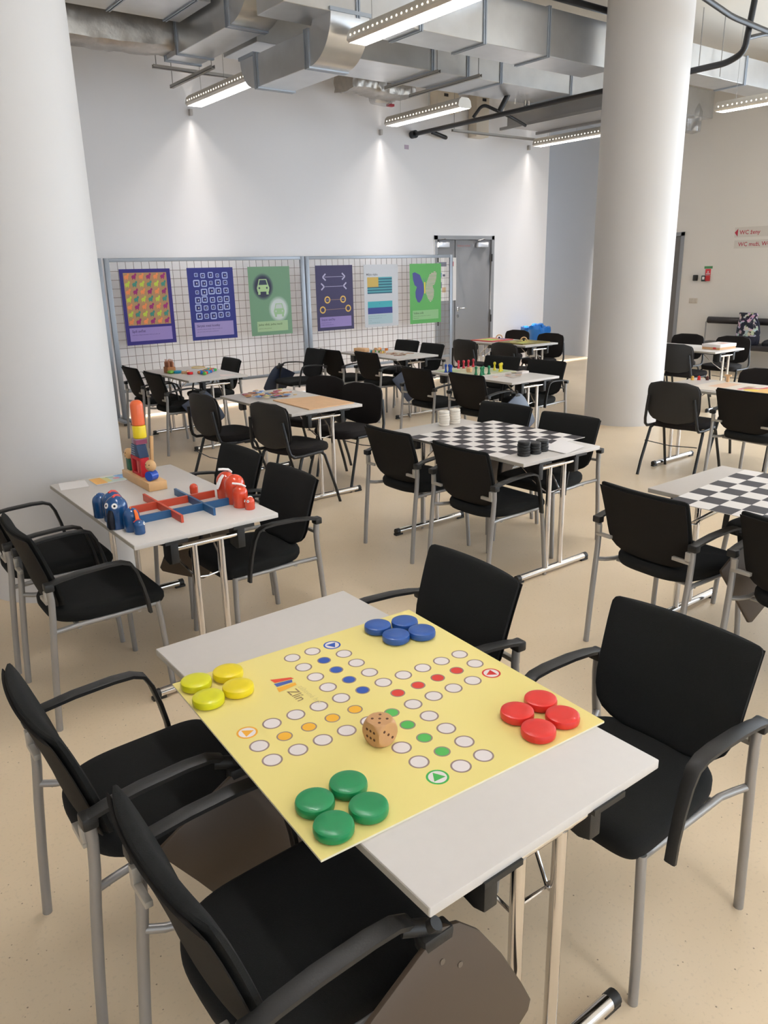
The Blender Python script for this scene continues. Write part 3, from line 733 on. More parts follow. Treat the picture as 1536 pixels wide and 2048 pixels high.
build('base_panel', blob(mat('navy_fabric', (30, 32, 48), .8), [(0, .09, .17, 0), (.02, .105, .185, 0), (.13, .105, .185, 0), (.135, .09, .17, 0)]), parent=t)
M_ = mb(mat('strap_navy', (34, 36, 54), .8)); M_.tube([(-.03, -.12, .4), (-.08, -.2, .34), (-.1, -.24, .2), (-.08, -.2, .05), (-.06, -.14, .02)], .014, 8)
build('strap', M_, parent=t)
tag(build('cloth_heap', blob(mat('dark_knit', (34, 34, 40), .9), [(0, .1, .14, 0), (.04, .11, .15, 0), (.08, .08, .1, .01), (.1, .03, .04, .02)]), loc=None) , 'small dark folded garment on bench at the image edge', 'garment')
bpy.data.objects['cloth_heap'].location = (12.28, 6.12, .48)

# bin with a blue liner at the wall corner
t = thing('waste_bin', 'waste bin with bright blue plastic bag behind the far tables', 'bin', (10.66, 9.55, 0))
build('bin_body', mb(mat('bin_grey', (176, 174, 172), .4, metal=.3)).lathe([(.15, 0), (.2, .62), (.19, .62), (.15, .05)], 28), parent=t)
bagp = mat('blue_plastic_bag', (22, 108, 190), .35, bump=(18, .8), noise=(8, .2)); rnd = random.Random(5)
M_ = mb(bagp); vs = []; fs = []; n = 40; prof = [(.19, .45), (.225, .5), (.24, .58), (.26, .66), (.25, .72), (.2, .7), (.17, .6)]
for i, (r_, z) in enumerate(prof):
    for k in range(n): 
        a = k*2*PI/n; j = 1+.05*math.sin(9*a)+rnd.uniform(-.04, .04); q = 1.22 if abs(math.cos(a-.64)) > .9 and i > 2 else 1.0
        vs.append((r_*j*q*math.cos(a), r_*j*q*math.sin(a), z+rnd.uniform(-.012, .012)+(.04 if q > 1 else 0)))
for i in range(len(prof)-1):
    for k in range(n): fs.append([i*n+k, i*n+(k+1) % n, (i+1)*n+(k+1) % n, (i+1)*n+k])
M_._add(vs, fs); build('liner_bag', M_, parent=t)

# ------------------------------------------------------------ folding tables
TL, TW, TZ = 1.22, .66, .73
def make_table():
    t = thing('folding_table', 'x', 'table', (0, 0, 0), 0, 'light grey folding tables with chrome T legs')
    M = mb(tabletop_m); M.box(-TW/2, TW/2, -TL/2, TL/2, TZ-.022, TZ, .0025)
    M.use(edge_m)
    for (a, b_, c_, d) in ((-TW/2-.0008, -TW/2, -TL/2+.003, TL/2-.003), (TW/2, TW/2+.0008, -TL/2+.003, TL/2-.003)): M.box(a, b_, c_, d, TZ-.0195, TZ-.003)
    build('tabletop', M, parent=t)
    for s_ in (-1, 1):
        y = s_*(TL/2-.045)
        fr = mb(chrome); fr.tube([(-.145, y, .662), (.145, y, .662)], .013, 12)
        for x in (-.062, .062): fr.tube([(x, y, .04), (x, y, .66)], .0155, 14)
        f = build('leg_frame', fr, parent=t)
        ft = mb(chrome); ft.tube([(-.285, y, .027), (.285, y, .027)], .02, 14); build('foot_bar', ft, parent=f)
        for q in (-1, 1):
            c_ = mb(blackpl); c_.tube([(q*.284, y, .027), (q*.312, y, .027)], .0208, 14); c_.box(q*.29-.03, q*.29+.03, y-.014, y+.014, 0, .014); build('foot_cap', c_, parent=f)
        for q in (-1, 1):
            b_ = mb(blackpl); b_.prism([(y-s_*.07, TZ-.026), (y+s_*.018, TZ-.026), (y+s_*.018, .60), (y-s_*.012, .59), (y-s_*.07, .60)], q*.155-.0175, q*.155+.0175, 'x', bev=.003)
            b_.box(q*.155-.05, q*.155+.05, y-.05, y+.02, TZ-.032, TZ-.019)
            build('leg_bracket', b_, parent=t)
        br = mb(chrome); yy = y-s_*.28
        br.tube([(-.10, yy, TZ-.03), (-.09, y-s_*.10, .56), (-.055, y-s_*.022, .50), (0, y-s_*.03, .49), (.055, y-s_*.022, .50), (.09, y-s_*.10, .56), (.10, yy, TZ-.03)], .005, 8)
        br.ball((.062, y-s_*.018, .50), .011)
        build('brace_rod', br, parent=t)
    M = mb(blackmet)
    for x in (-.155, .155): M.box(x-.012, x+.012, -TL/2+.1, TL/2-.1, TZ-.05, TZ-.019)
    build('support_rail', M, parent=t)
    return t
table0 = make_table()
TABLES = {'main': (.682, 2.020, 'table in foreground with yellow board game on it'), 'ele': (.956, 4.155, 'table with elephant figures, standing beside the left column'),
 'chk': (3.093, 4.042, 'table with checkered board and stacked discs in the middle'), 'mid': (2.949, 6.266, 'table with plywood board and heap of puzzle pieces'),
 'pwn': (5.293, 6.227, 'table with red, green and yellow pawns standing'), 't5': (5.778, 8.566, 'farthest middle table with wooden sticks, close to the grid panels'),
 'bl': (3.157, 8.614, 'table with coloured beads below the blue posters'), 'rt': (3.179, 2.097, 'table with checkered board cut off by the right image edge'),
 'br': (7.906, 8.476, 'far table with red and olive boards in front of the door'), 'rm': (6.041, 4.012, 'table with colourful board right of the right column, nearer one'),
 'fr': (8.792, 6.266, 'far right table carrying a game box, before the bench')}
def tpos(k): x, y, _ = TABLES[k]; return (x+TW/2, y-TL/2, 0)
for i, (k, v) in enumerate(TABLES.items()):
    if i == 0: table0.location = tpos(k); table0['label'] = v[2]; root = table0
    else: dup(table0, tpos(k), 0, v[2])

# ------------------------------------------------------------ chairs
def loft(M, rings, close=True):
    n = len(rings[0]); vs = [v for r_ in rings for v in r_]; fs = []
    for i in range(len(rings)-1):
        for k in range(n): fs.append([i*n+k, i*n+(k+1) % n, (i+1)*n+(k+1) % n, (i+1)*n+k])
    if close: fs.append(list(range(n))[::-1]); fs.append([(len(rings)-1)*n+k for k in range(n)])
    M._add(vs, fs); return M
def seat_rings(x0, x1, wf, wr, zs, n=64, pf=9.0, pr=3.2):
    rings = []; cx = (x0+x1)/2; a = (x1-x0)/2
    for (z, sc) in zs:
        r_ = []
        for k in range(n):
            t_ = k*2*PI/n; c_, s_ = math.cos(t_), math.sin(t_)
            pw = pf if c_ > 0 else pr
            x = math.copysign(abs(c_)**(2/pw), c_); y = math.copysign(abs(s_)**(2/pw), s_)
            u = (x+1)/2; w = wr+(wf-wr)*u
            r_.append((cx+x*a*sc, y*w/2*sc, z-.012*max(0, x-.6)**1.5*2))
        rings.append(r_)
    return rings
def back_surface(M, rows, thick, bow, nu=16):
    """rows: (z, halfwidth, x centre, thickness scale); bow = how far the edges come forward (+x)"""
    front = []; back = []
    for (z, w, x, ts) in rows:
        f_ = []; b_ = []
        for i in range(nu+1):
            u = -1+2*i/nu; e = 1-abs(u)**6*.75
            xx = x+bow*u*u*(w/.22)
            f_.append((xx+thick/2*e*ts, u*w, z)); b_.append((xx-thick/2*e*ts, u*w, z))
        front.append(f_); back.append(b_)
    rings = [f_+b_[::-1] for f_, b_ in zip(front, back)]
    return loft(M, rings)
BROWS = [(.476, .085, -.152, .35), (.479, .115, -.153, .6), (.487, .145, -.156, .85), (.502, .178, -.162, 1), (.525, .202, -.170, 1), (.56, .215, -.180, 1), (.60, .220, -.189, 1.05), (.65, .222, -.203, 1.05),
         (.70, .224, -.218, 1), (.75, .226, -.234, .95), (.79, .227, -.248, .9), (.805, .227, -.254, .85), (.815, .222, -.258, .65), (.819, .212, -.260, .35)]
ARM = [(-.205, .630), (-.16, .640), (-.08, .650), (.03, .655), (.085, .652), (.118, .638), (.138, .60), (.158, .53), (.172, .46), (.178, .405)]
def make_armchair():
    t = thing('armchair', 'x', 'chair', (0, 0, 0), 0, 'black fabric armchairs with silver legs')
    build('seat', loft(mb(fabric), seat_rings(-.19, .275, .452, .425, [(.418, .9), (.422, .97), (.437, 1.0), (.456, 1.0), (.468, .975), (.475, .92), (.478, .8), (.479, .4)])), parent=t)
    bk = build('backrest', back_surface(mb(fabric), [(z, w, x+.004, s_) for z, w, x, s_ in BROWS], .042, .022), parent=t)
    rows = [(z, w*.985, x-.016, s_) for z, w, x, s_ in BROWS if .48 < z < .812]
    build('back_shell', back_surface(mb(mat('dark_back_cover', (31, 28, 25), .8, bump=(400, .3), spec=.2)), rows, .012, .022), parent=bk)
    for s_ in (-1, 1):
        build('leg', mb(greymet).tube([(.248, s_*.238, 0), (.243, s_*.233, .12), (.236, s_*.222, .30), (.228, s_*.212, .425)], .0125, 12), parent=t)
        build('leg', mb(greymet).tube([(-.247, s_*.248, 0), (-.232, s_*.248, .2), (-.216, s_*.248, .38), (-.205, s_*.249, .48), (-.200, s_*.250, .56), (-.203, s_*.251, .61)], .0135, 12), parent=t)
        build('armrest', mb(blackpl).strip(ARM, [.036, .038, .040, .040, .038, .036, .032, .029, .028, .028], .014, s_*.258).box(-.222, -.186, s_*.256-.021, s_*.256+.021, .604, .637, .006), parent=t)
        M = mb(mat('warm_grey_bracket', (178, 172, 162), .4, metal=.3)); M.box(-.222, -.205, min(s_*.165, s_*.25), max(s_*.165, s_*.25), .546, .562, .002); M.box(-.222, -.205, min(s_*.228, s_*.25), max(s_*.228, s_*.25), .555, .600, .002)
        build('back_bracket', M, parent=t)
    M = mb(greymet)
    for s_ in (-1, 1): M.tube([(-.212, s_*.247, .425), (-.17, s_*.228, .418), (-.12, s_*.214, .415), (.05, s_*.211, .413), (.228, s_*.211, .417)], .0105, 10)
    M.tube([(-.1, -.212, .405), (-.1, .212, .405)], .01, 8); M.tube([(.15, -.211, .405), (.15, .211, .405)], .01, 8)
    build('seat_frame', M, parent=t)
    return t
TABPOLY = [(.165, .625), (.205, .612), (.25, .57), (.30, .49), (.345, .395), (.365, .345), (.355, .325), (.30, .295), (.22, .255), (.135, .218), (.11, .222), (.07, .28), (.0, .385), (-.075, .49), (-.08, .505), (.0, .545), (.10, .595)]
def tablet_mesh(m):
    M = mb(m); Mx = Matrix.Translation((.16, -.292, .62)) @ Matrix.Rotation(R(-9), 4, 'X') @ Matrix.Translation((-.16, 0, -.62))
    M.prism(TABPOLY, -.006, .006, 'y', Mx, bev=.002)
    if m is browntab:
        M.use(mat('screw_cover', (96, 84, 72), .4))
        for (x, z) in ((.155, .56), (.195, .53)): M.lathe([(.006, 0), (.006, .0015)], 10, Mx @ Matrix.Translation((x, -.006, z)) @ Matrix.Rotation(PI/2, 4, 'X'))
    return M
def make_tablet_chair(base, m):
    """armchair with folded-down writing tablet on the sitter's right"""
    t = dup(base, (0, 0, 0), 0); tb = build('writing_tablet', tablet_mesh(m), parent=t)
    M = mb(blackpl); M.tube([(.10, -.258, .632), (.135, -.275, .628), (.165, -.285, .618)], .016, 12); M.tube([(.135, -.262, .605), (.15, -.296, .645)], .013, 12); M.box(.12, .19, -.302, -.268, .585, .62, .006)
    build('hinge', M, parent=tb); return t
def make_round_chair():
    t = thing('round_back_chair', 'x', 'chair', (0, 0, 0), 0, 'black round backed chairs with black legs')
    build('seat', loft(mb(fabric2), seat_rings(-.20, .225, .47, .42, [(.425, .9), (.43, .97), (.445, 1.0), (.468, 1.0), (.482, .97), (.489, .9), (.492, .7), (.492, .3)], pf=3.6, pr=2.7)), parent=t)
    rows = []
    for k in range(15):
        u = -1+2*k/14; u = max(-.995, min(.995, u)); z = .652+.174*u
        pw = 5.0 if u > 0 else 3.2
        w = .232*(1-abs(u)**pw)**(1/pw); rows.append((z, max(w, .05), -.222-.085*(z-.49), .45 if abs(u) > .9 else (.8 if abs(u) > .7 else 1)))
    bk = build('backrest', back_surface(mb(fabric2), rows, .04, .03), parent=t)
    rows2 = [(z, w*.985, x-.014, s_) for z, w, x, s_ in rows]
    build('back_shell', back_surface(mb(shellpl), rows2, .022, .03), parent=bk)
    for s_ in (-1, 1):
        build('leg', mb(blackmet).tube([(.235, s_*.255, 0), (.20, s_*.25, .12), (.11, s_*.235, .40), (.09, s_*.22, .425)], .0125, 10, ry=.011), parent=t)
        build('leg', mb(blackmet).tube([(-.255, s_*.25, 0), (-.22, s_*.247, .12), (-.12, s_*.235, .40), (-.09, s_*.22, .425)], .0125, 10), parent=t)
        build('back_frame', mb(blackmet).tube([(.10, s_*.225, .43), (-.10, s_*.232, .425), (-.19, s_*.232, .43), (-.222, s_*.232, .455), (-.235, s_*.228, .50), (-.245, s_*.215, .60), (-.255, s_*.2, .70)], .0125, 10), parent=t)
    M = mb(blackmet)
    for x in (-.09, .09): M.tube([(x, -.22, .42), (x, .22, .42)], .011, 8)
    M.tube([(-.2, -.235, .30), (-.205, 0, .285), (-.2, .235, .30)], .004, 6)
    build('seat_frame', M, parent=t)
    return t
armA = make_armchair(); armT = make_tablet_chair(armA, browntab); armN = make_tablet_chair(armA, navysheen); rnd_ = make_round_chair()
used = set()
GA = 'black fabric armchairs with silver legs'; GR = 'black round backed chairs with black legs'
def chair(kind, x, y, deg, label):
    base = {'A': armA, 'T': armT, 'N': armN, 'R': rnd_}[kind]
    g = GR if kind == 'R' else GA
    if kind not in used:
        used.add(kind); base.location = (x, y, 0); base.rotation_euler = (0, 0, R(deg)); base['label'] = label; base['group'] = g; return base
    return dup(base, (x, y, 0), R(deg), label, g)
CH = [
 ('T', .53, 1.80, 0, 'black armchair left of the yellow board, the farther of the two, tablet folded down'),
 ('T', .575, 1.13, 0, 'black armchair cut off at the bottom image edge, nearest to camera'),
 ('T', 1.47, 1.78, 177, 'black armchair behind the blue discs, back turned to the checkered table'),
 ('T', 1.605, 1.06, 181, 'black armchair right of foreground table, near the red discs'),
 ('A', .815, 3.86, 0, 'black armchair at left image edge, farther one beside elephant table'),
 ('A', .83, 3.25, 0, 'black armchair left of elephant table, the nearer one'),
 ('T', 1.70, 3.89, 181, 'black armchair directly behind the red elephants'),
 ('T', 1.66, 3.27, 181, 'black armchair right of the red elephants, beside the table corner'),
 ('A', 3.105, 3.76, 0, 'black armchair left of checkered board, the farther one'),
 ('A', 3.10, 3.10, 0, 'black armchair in front of checkered board, near the black discs'),
 ('A', 3.82, 3.86, 186, 'black armchair behind checkered board beneath the navy tablet'),
 ('T', 3.81, 3.27, 185, 'black armchair at right end of the middle checkered board'),
 ('T', 3.08, 1.89, -3, 'black armchair left of the right edge checkered table'),
 ('A', 3.13, 1.25, -2, 'black armchair cut by right image edge beside checkered table'),
 ('A', 3.97, 1.76, 180, 'black armchair across the right edge checkered table, only seat peeking out'),
 ('A', 3.13, 8.32, 0, 'black armchair leftmost at the bead table, by the panel post'),
 ('N', 3.12, 7.66, 0, 'black armchair with navy tablet in front of the bead table'),
 ('A', 3.83, 8.24, 178, 'black armchair behind the bead table against the grid'),
 ('N', 5.08, 8.40, 178, 'black armchair with raised navy tablet, facing the bead table'),
 ('A', 5.62, 8.20, 0, 'black armchair left of the stick table, the farther one'),
 ('N', 5.74, 7.60, 0, 'black armchair with navy tablet in front of the stick table'),
 ('A', 6.60, 8.42, 184, 'black armchair behind stick table, the left one against the grid'),
 ('A', 6.50, 7.80, 178, 'black armchair behind stick table, the right one near grey door'),
 ('A', 5.18, 5.99, 0, 'black armchair left of the pawn table beside blue pawns'),
 ('N', 5.21, 5.30, 2, 'black armchair in front of the pawn table, navy tablet folded'),
 ('A', 6.02, 6.02, 190, 'black armchair behind the yellow pawns, left one'),
 ('A', 6.05, 5.42, 188, 'black armchair behind the pawn table at its right end'),
 ('A', 5.99, 3.03, -3, 'black armchair with silver legs at the colourful board, right image edge'),
 ('R', 2.86, 5.95, 4, 'black round backed chair left of the puzzle table, farther one'),
 ('R', 3.02, 5.16, 8, 'black round backed chair in front of the plywood board'),
 ('R', 3.72, 6.02, 196, 'brownish round backed chair behind the plywood board, left one'),
 ('R', 3.68, 5.40, 192, 'black round backed chair at right end of the plywood board'),
 ('R', 7.58, 7.86, 0, 'black round backed chair left of the red board, by the door'),
 ('R', 7.58, 7.12, 0, 'black round backed chair in front of the olive board'),
 ('R', 8.72, 8.36, 184, 'black round backed chair behind the red board'),
 ('R', 8.58, 7.58, 184, 'black round backed chair behind the olive board under blue bag'),
 ('R', 5.99, 3.66, 5, 'black round backed chair beside the column, whole back visible'),
 ('R', 6.80, 3.50, 186, 'black round backed chair behind the colourful board at image edge'),
 ('R', 8.78, 5.42, 0, 'black round backed chair in front of the game box table'),
 ('R', 8.78, 6.02, 0, 'black round backed chair half hidden by the right column'),
 ('R', 9.62, 6.05, 184, 'black round backed chair right behind the column edge, below the doorway'),
 ('R', 9.66, 5.42, 184, 'black round backed chair behind the game box, before the bench'),
]
for c_ in CH: chair(*c_)

# ------------------------------------------------------------ things on the foreground table
BL = .772; BH = .784; bz = TZ+.0005; brot = R(-3.0)
BM = Matrix.Translation((1.001, 1.3765, bz)) @ Matrix.Rotation(brot, 4, 'Z') @ Matrix.Translation((-BL/2, -BH/2, 0))
yel = mat('yellow_board_print', (238, 220, 138), .28, noise=(1.5, .02))
p = Print(BL, BH, .005, flatcol((236, 226, 196)), yel, BM)
def L_(s_, b_): return (BL*(1-b_/100), BH*(1-s_/100))
og = flatcol((150, 128, 120)); wc = flatcol((232, 222, 220))
G8 = [8.0+8.36*k for k in range(11)]
w_cells = [(0, 6), (0, 5), (1, 6), (2, 6), (3, 6), (4, 6), (4, 7), (4, 8), (4, 9), (4, 10), (5, 10), (6, 10), (6, 9), (6, 8), (6, 7), (6, 6), (1, 4), (2, 4), (3, 4), (4, 4), (4, 3), (4, 2), (4, 1), (4, 0), (5, 0), (6, 0), (6, 1), (6, 2), (6, 3), (6, 4), (7, 4), (8, 4), (9, 4), (10, 4), (10, 5), (9, 6), (8, 6), (7, 6)]
z1 = p.lay(); z2 = p.lay(); z3 = p.lay()
for (i, j) in w_cells:
    if (i, j) in ((0, 4), (4, 10), (6, 0), (10, 6)): continue
    u, v = L_(G8[i], G8[j]); p.disc(u, v, .0234, og, z1, 32); p.disc(u, v, .0193, wc, z2, 32)
for cells, col in ((((1, 5), (2, 5), (3, 5), (4, 5)), (52, 88, 168)), (((5, 1), (5, 2), (5, 3), (5, 4)), (208, 62, 52)), (((5, 9), (5, 8), (5, 7), (5, 6)), (238, 178, 56)), (((6, 5), (7, 5), (8, 5), (9, 5)), (84, 178, 86))):
    for (i, j) in cells: u, v = L_(G8[i], G8[j]); p.disc(u, v, .0192, og, z1); p.disc(u, v, .0158, flatcol(col), z2)
for (i, j, col, rot) in ((0, 4, (46, 84, 172), .75*PI), (4, 10, (238, 170, 60), 1.25*PI), (10, 6, (70, 172, 82), -.25*PI), (6, 0, (204, 52, 48), .25*PI)):
    u, v = L_(G8[i], G8[j]); p.disc(u, v, .0250, flatcol(col), z1); p.disc(u, v, .0202, wc, z2)
    p.poly([(u+.0175*math.cos(rot+.25+q*2*PI/3), v+.0175*math.sin(rot+.25+q*2*PI/3)) for q in range(3)], flatcol(col), z3)
# printed town emblem: three slanted stripes with name
def Q(s_, b_): return L_(s_, b_)
for (pts, col) in (([(17.3, 71.8), (20.0, 65.2), (21.4, 64.7), (20.2, 71.4)], (212, 76, 52)), ([(20.6, 72.0), (21.6, 65.6), (23.2, 66.3), (22.9, 72.0)], (72, 92, 160)), ([(23.6, 72.4), (24.0, 65.6), (25.6, 66.0), (26.4, 73.0)], (236, 172, 60))):
    p.poly([Q(*q) for q in pts], flatcol(col))
u, v = Q(27.4, 70.8); p.text(u, v, 'Zlín', .040, flatcol((146, 122, 92)), False, -PI/2+.02)
u, v = Q(27.0, 66.4); p.text(u, v, 'zábavné hry', .022, flatcol((218, 202, 140)), False, -PI/2+.02)
tag(build('ludo_board', p.m), 'yellow printed ludo board covering the foreground table', 'board game')
brd_top = bz+.005+.0002
def at_board(s_, b_, z=0):
    u, v = L_(s_, b_); q = BM @ Vector((u, v, 0)); return (q.x, q.y, brd_top+.0010+z)
discprof = [(0, 0), (.036, 0), (.0395, .003), (.0405, .008), (.0405, .014), (.039, .0195), (.035, .0218), (.02, .0222), (0, .0222)]
def paint(name, rgb): return mat(name, rgb, .36, noise=(30, .04), bump=(90, .12), coat=.15)
for cname, rgb, pts in (('blue', (30, 78, 152), (((8.4, 21.1), 'leftmost'), ((11.7, 10.7), 'farthest'), ((19.1, 20.1), 'nearest'), ((22.0, 10.2), 'rightmost'))),
                        ('yellow', (232, 208, 22), (((6.9, 94.0), 'leftmost'), ((7.2, 82.6), 'farthest'), ((19.0, 94.6), 'nearest'), ((18.4, 83.9), 'rightmost'))),
                        ('green', (20, 134, 78), (((83.2, 91.9), 'leftmost'), ((82.1, 81.0), 'farthest'), ((92.8, 81.6), 'rightmost'), ((93.7, 92.6), 'nearest'))),
                        ('red', (216, 44, 38), (((82.4, 9.3), 'farthest'), ((83.2, 20.2), 'leftmost'), ((92.8, 10.6), 'rightmost'), ((93.7, 21.8), 'nearest')))):
    pm = paint(cname+'_gloss_paint', rgb)
    first = None; limes = []; lime = mat('lime_yellow_gloss_paint', (214, 210, 24), .36, noise=(30, .04), bump=(90, .12), coat=.15)
    for (sb, w) in pts:
        lb = 'glossy %s wooden disc on yellow board, %s of the four %s ones' % (cname, w, cname)
        if first is None: first = tag(build('game_disc', mb(pm).lathe(discprof, 40)), lb, 'game disc', cname+' wooden game discs'); o = first
        else: o = first.copy(); C.objects.link(o); o['label'] = lb
        if cname == 'yellow' and w in ('leftmost', 'nearest'): limes.append(o)
        o.location = at_board(*sb); o.rotation_euler = (0, 0, random.random()*6)
    for o in limes: o.data = o.data.copy(); o.data.materials[0] = lime
def die_mesh(M, s_, wm, pm, top=5, left=6, front=3):
    b_ = bmesh.new(); bmesh.ops.create_cube(b_, size=2*s_); bmesh.ops.subdivide_edges(b_, edges=list(b_.edges), cuts=13, use_grid_fill=True)
    for v in b_.verts:
        r_ = v.co.length
        if r_ > s_*1.42: v.co *= s_*1.42/r_
    for v in b_.verts: v.co.z += s_
    M.use(wm); M.merge(b_); M.use(pm); d = s_*.42; rr = s_*.125
    P5 = [(-d, -d), (-d, d), (d, -d), (d, d), (0, 0)]; P6 = [(-d, -d), (0, -d), (d, -d), (-d, d), (0, d), (d, d)]; P3 = [(-d, d), (0, 0), (d, -d)]
    e_ = .0006
    def dot(c, n): 
        q = Vector(n).to_track_quat('Z', 'Y').to_matrix().to_4x4(); M.lathe([(0, e_), (rr*.9, e_), (rr, -.001)], 12, Matrix.Translation(c) @ q)
    for (a, b2) in P5: dot((a, b2, 2*s_), (0, 0, 1))
    for (a, b2) in P6: dot((-s_, a, s_+b2*.75), (-1, 0, 0))
    for (a, b2) in P3: dot((a, -s_, s_+b2), (0, -1, 0))
    return M
dwood = mat('die_wood', (196, 148, 100), .5, noise=(40, .1)); dpip = mat('burnt_pips', (84, 50, 28), .8)
o = tag(build('wooden_die', die_mesh(MB(), .0285, dwood, dpip)), 'large wooden die showing five, standing at the board centre', 'die')
o.location = at_board(68.5, 61.3); o.rotation_euler = (0, 0, R(5))

# ------------------------------------------------------------ checkered boards and draught discs
ckw = flatcol((232, 226, 221), .6); ckd = flatcol((66, 62, 65), .6)
def checker(x, y, rot, label, n=8, side=.785):
    Mx = Matrix.Translation((x, y, TZ+.0005)) @ Matrix.Rotation(R(rot), 4, 'Z') @ Matrix.Translation((-side/2, -side/2, 0))
    p = Print(side, side, .003, flatcol((226, 218, 212)), ckw, Mx); z = p.lay(); c_ = side/n
    for i in range(n):
        for j in range(n):
            if (i+j) % 2 == 1: p.rect(i*c_, (i+1)*c_, j*c_, (j+1)*c_, ckd, z)
    tag(build('checkered_board', p.m), label, 'board game', 'grey and white checkered boards')
checker(3.468, 3.412, 1.5, 'checkered board with disc stacks on the middle table')
checker(3.47, 1.545, 4.5, 'checkered board on table at the right image edge')
wdisc = mat('ivory_disc', (230, 220, 206), .5); bdisc = mat('black_disc', (32, 31, 30), .4)
dp = [(0, 0), (.034, 0), (.037, .003), (.037, .0135), (.034, .0165), (0, .0165)]
def stack(x, y, n, m, cname, where, grp):
    first = None
    for k in range(n):
        if k == 0: pos = 'bottom disc'
        elif k == n-1: pos = 'top disc'
        else: pos = 'disc %s from the bottom' % ['', 'second', 'third', 'fourth', 'fifth', 'sixth'][k]
        lb = '%s draught, %s of the %s' % (cname, pos, where)
        if first is None: first = tag(build('draught_disc', mb(m).lathe(dp, 28)), lb, 'draughts piece', grp); o = first
        else: o = first.copy(); C.objects.link(o); o['label'] = lb
        o.location = (x+random.uniform(-.002, .002), y+random.uniform(-.002, .002), TZ+.0006+k*.0168)
stack(3.495, 3.93, 6, wdisc, 'ivory', 'left ivory stack', 'ivory draughts'); stack(3.60, 3.935, 6, wdisc, 'ivory', 'right ivory stack', 'ivory draughts')
stack(3.235, 2.955, 5, bdisc, 'black', 'left black stack', 'black draughts'); stack(3.32, 2.95, 4, bdisc, 'black', 'middle black stack', 'black draughts'); stack(3.40, 2.965, 4, bdisc, 'black', 'right black stack', 'black draughts')
def sheet(pts, z, m, name, label, cat, group=None, th=.0012):
    cx = sum(q[0] for q in pts)/len(pts); cy = sum(q[1] for q in pts)/len(pts)
    M = mb(m).prism([(a-cx, b_-cy) for a, b_ in pts], 0, th, 'z')
    return tag(build(name, M, loc=(cx, cy, z)), label, cat, group)
sheet([(3.435, 2.992), (3.428, 2.808), (3.66, 2.86), (3.70, 3.09)], TZ+.0045, paper, 'paper_sheet', 'white instruction sheet beside the black draughts', 'paper')

# ------------------------------------------------------------ elephant game
obl = mat('blue_lacquer', (24, 72, 122), .22, coat=.4); ord_ = mat('red_lacquer', (214, 70, 38), .22, coat=.4); oor = flatcol((232, 112, 46)); nav = flatcol((20, 22, 32)); wh = flatcol((240, 236, 230))
def elephant(x, y, r_, h, m, deg, label, grp, strap, kind='ear', z=TZ, eyes=False, mane=True):
    t = thing('elephant_figurine', label, 'figurine', (x, y, z+.0005), R(deg), grp)
    pr = [(0, 0), (r_*.94, 0), (r_, .004), (r_, h-r_*1.0)]+[(r_*math.cos(a*PI/16), h-r_+r_*math.sin(a*PI/16)) for a in range(1, 8)]+[(0, h)]
    build('body', mb(m).lathe(pr, 32), parent=t)
    # face looks along local -x
    e = MB(); 
    for s_ in (-1, 1):
        n_ = Vector((-.86, s_*.40, .30)).normalized(); c_ = Vector((0, 0, h-r_))+n_*r_*1.005
        q = n_.to_track_quat('Z', 'Y').to_matrix().to_4x4(); e.use(wh); e.lathe([(r_*.26, 0), (r_*.26, .0015), (0, .0018)], 16, Matrix.Translation(c_) @ q)
        e.use(nav); e.lathe([(r_*.11, .002), (0, .0028)], 10, Matrix.Translation(c_) @ q)
    if eyes: build('eyes', e, parent=t)
    else: e.bm.free()
    if kind == 'trunk':
        M = mb(nav); M.tube([(-r_*.9, 0, h*.62), (-r_*1.03, 0, h*.5), (-r_*1.06, 0, h*.3), (-r_*1.05, 0, h*.04)], [r_*.2, r_*.3, r_*.34, r_*.3], 10); build('trunk', M, parent=t)
    if mane:
        M = mb(strap); M.tube([(-r_*.35, 0, h*.985), (0, 0, h*1.015), (r_*.5, 0, h-r_*.1), (r_*.85, 0, h-r_*.42)], r_*.10, 8, ry=r_*.14); build('mane', M, parent=t)
    if kind in ('ear', 'both'):
        M = mb(strap); M.tube([(-r_*.6, -r_*.45, h*.93), (-r_*1.05, -r_*.55, h*.82), (-r_*1.45, -r_*.6, h*.6), (-r_*1.6, -r_*.6, h*.48)], [r_*.16, r_*.22, r_*.26, r_*.16], 8, ry=r_*.12); build('ear_strap', M, parent=t)
    if kind in ('tail', 'both'):
        M = mb(strap); M.tube([(r_*.75, 0, h*.93), (r_*.2, -r_*.3, h*1.08), (-r_*.5, -r_*.3, h*1.14), (-r_*.95, -r_*.2, h*1.16)], r_*.13, 8); build('tail', M, parent=t)
    return t
GB = 'dark blue elephant figurines'; GO = 'orange red elephant figurines'
elephant(.992, 3.218, .047, .138, obl, 40, 'largest blue elephant with big white eyes and black trunk', GB, flatcol((206, 70, 60)), 'trunk', eyes=True)
elephant(1.022, 3.128, .034, .10, obl, 75, 'medium blue elephant with orange strap, next to the largest', GB, oor)
elephant(1.030, 3.068, .023, .060, obl, 160, 'smallest blue elephant at the table corner end', GB, flatcol((206, 70, 60)), '', eyes=True)
elephant(1.012, 3.325, .045, .13, obl, 30, 'blue elephant hidden just behind the largest blue one', GB, flatcol((206, 70, 60)), '')
elephant(.985, 3.415, .034, .105, obl, 20, 'blue elephant farthest back at the table edge', GB, obl, '')
elephant(1.555, 3.318, .046, .128, ord_, 10, 'red elephant with white ear and long white tail, farthest of row', GO, wh, 'both', mane=False)
elephant(1.548, 3.212, .047, .136, ord_, 30, 'largest glossy red elephant in the middle of red row', GO, wh, '', mane=False)
elephant(1.535, 3.135, .035, .10, ord_, -20, 'medium red elephant with white curved tail', GO, wh, 'tail', mane=False)
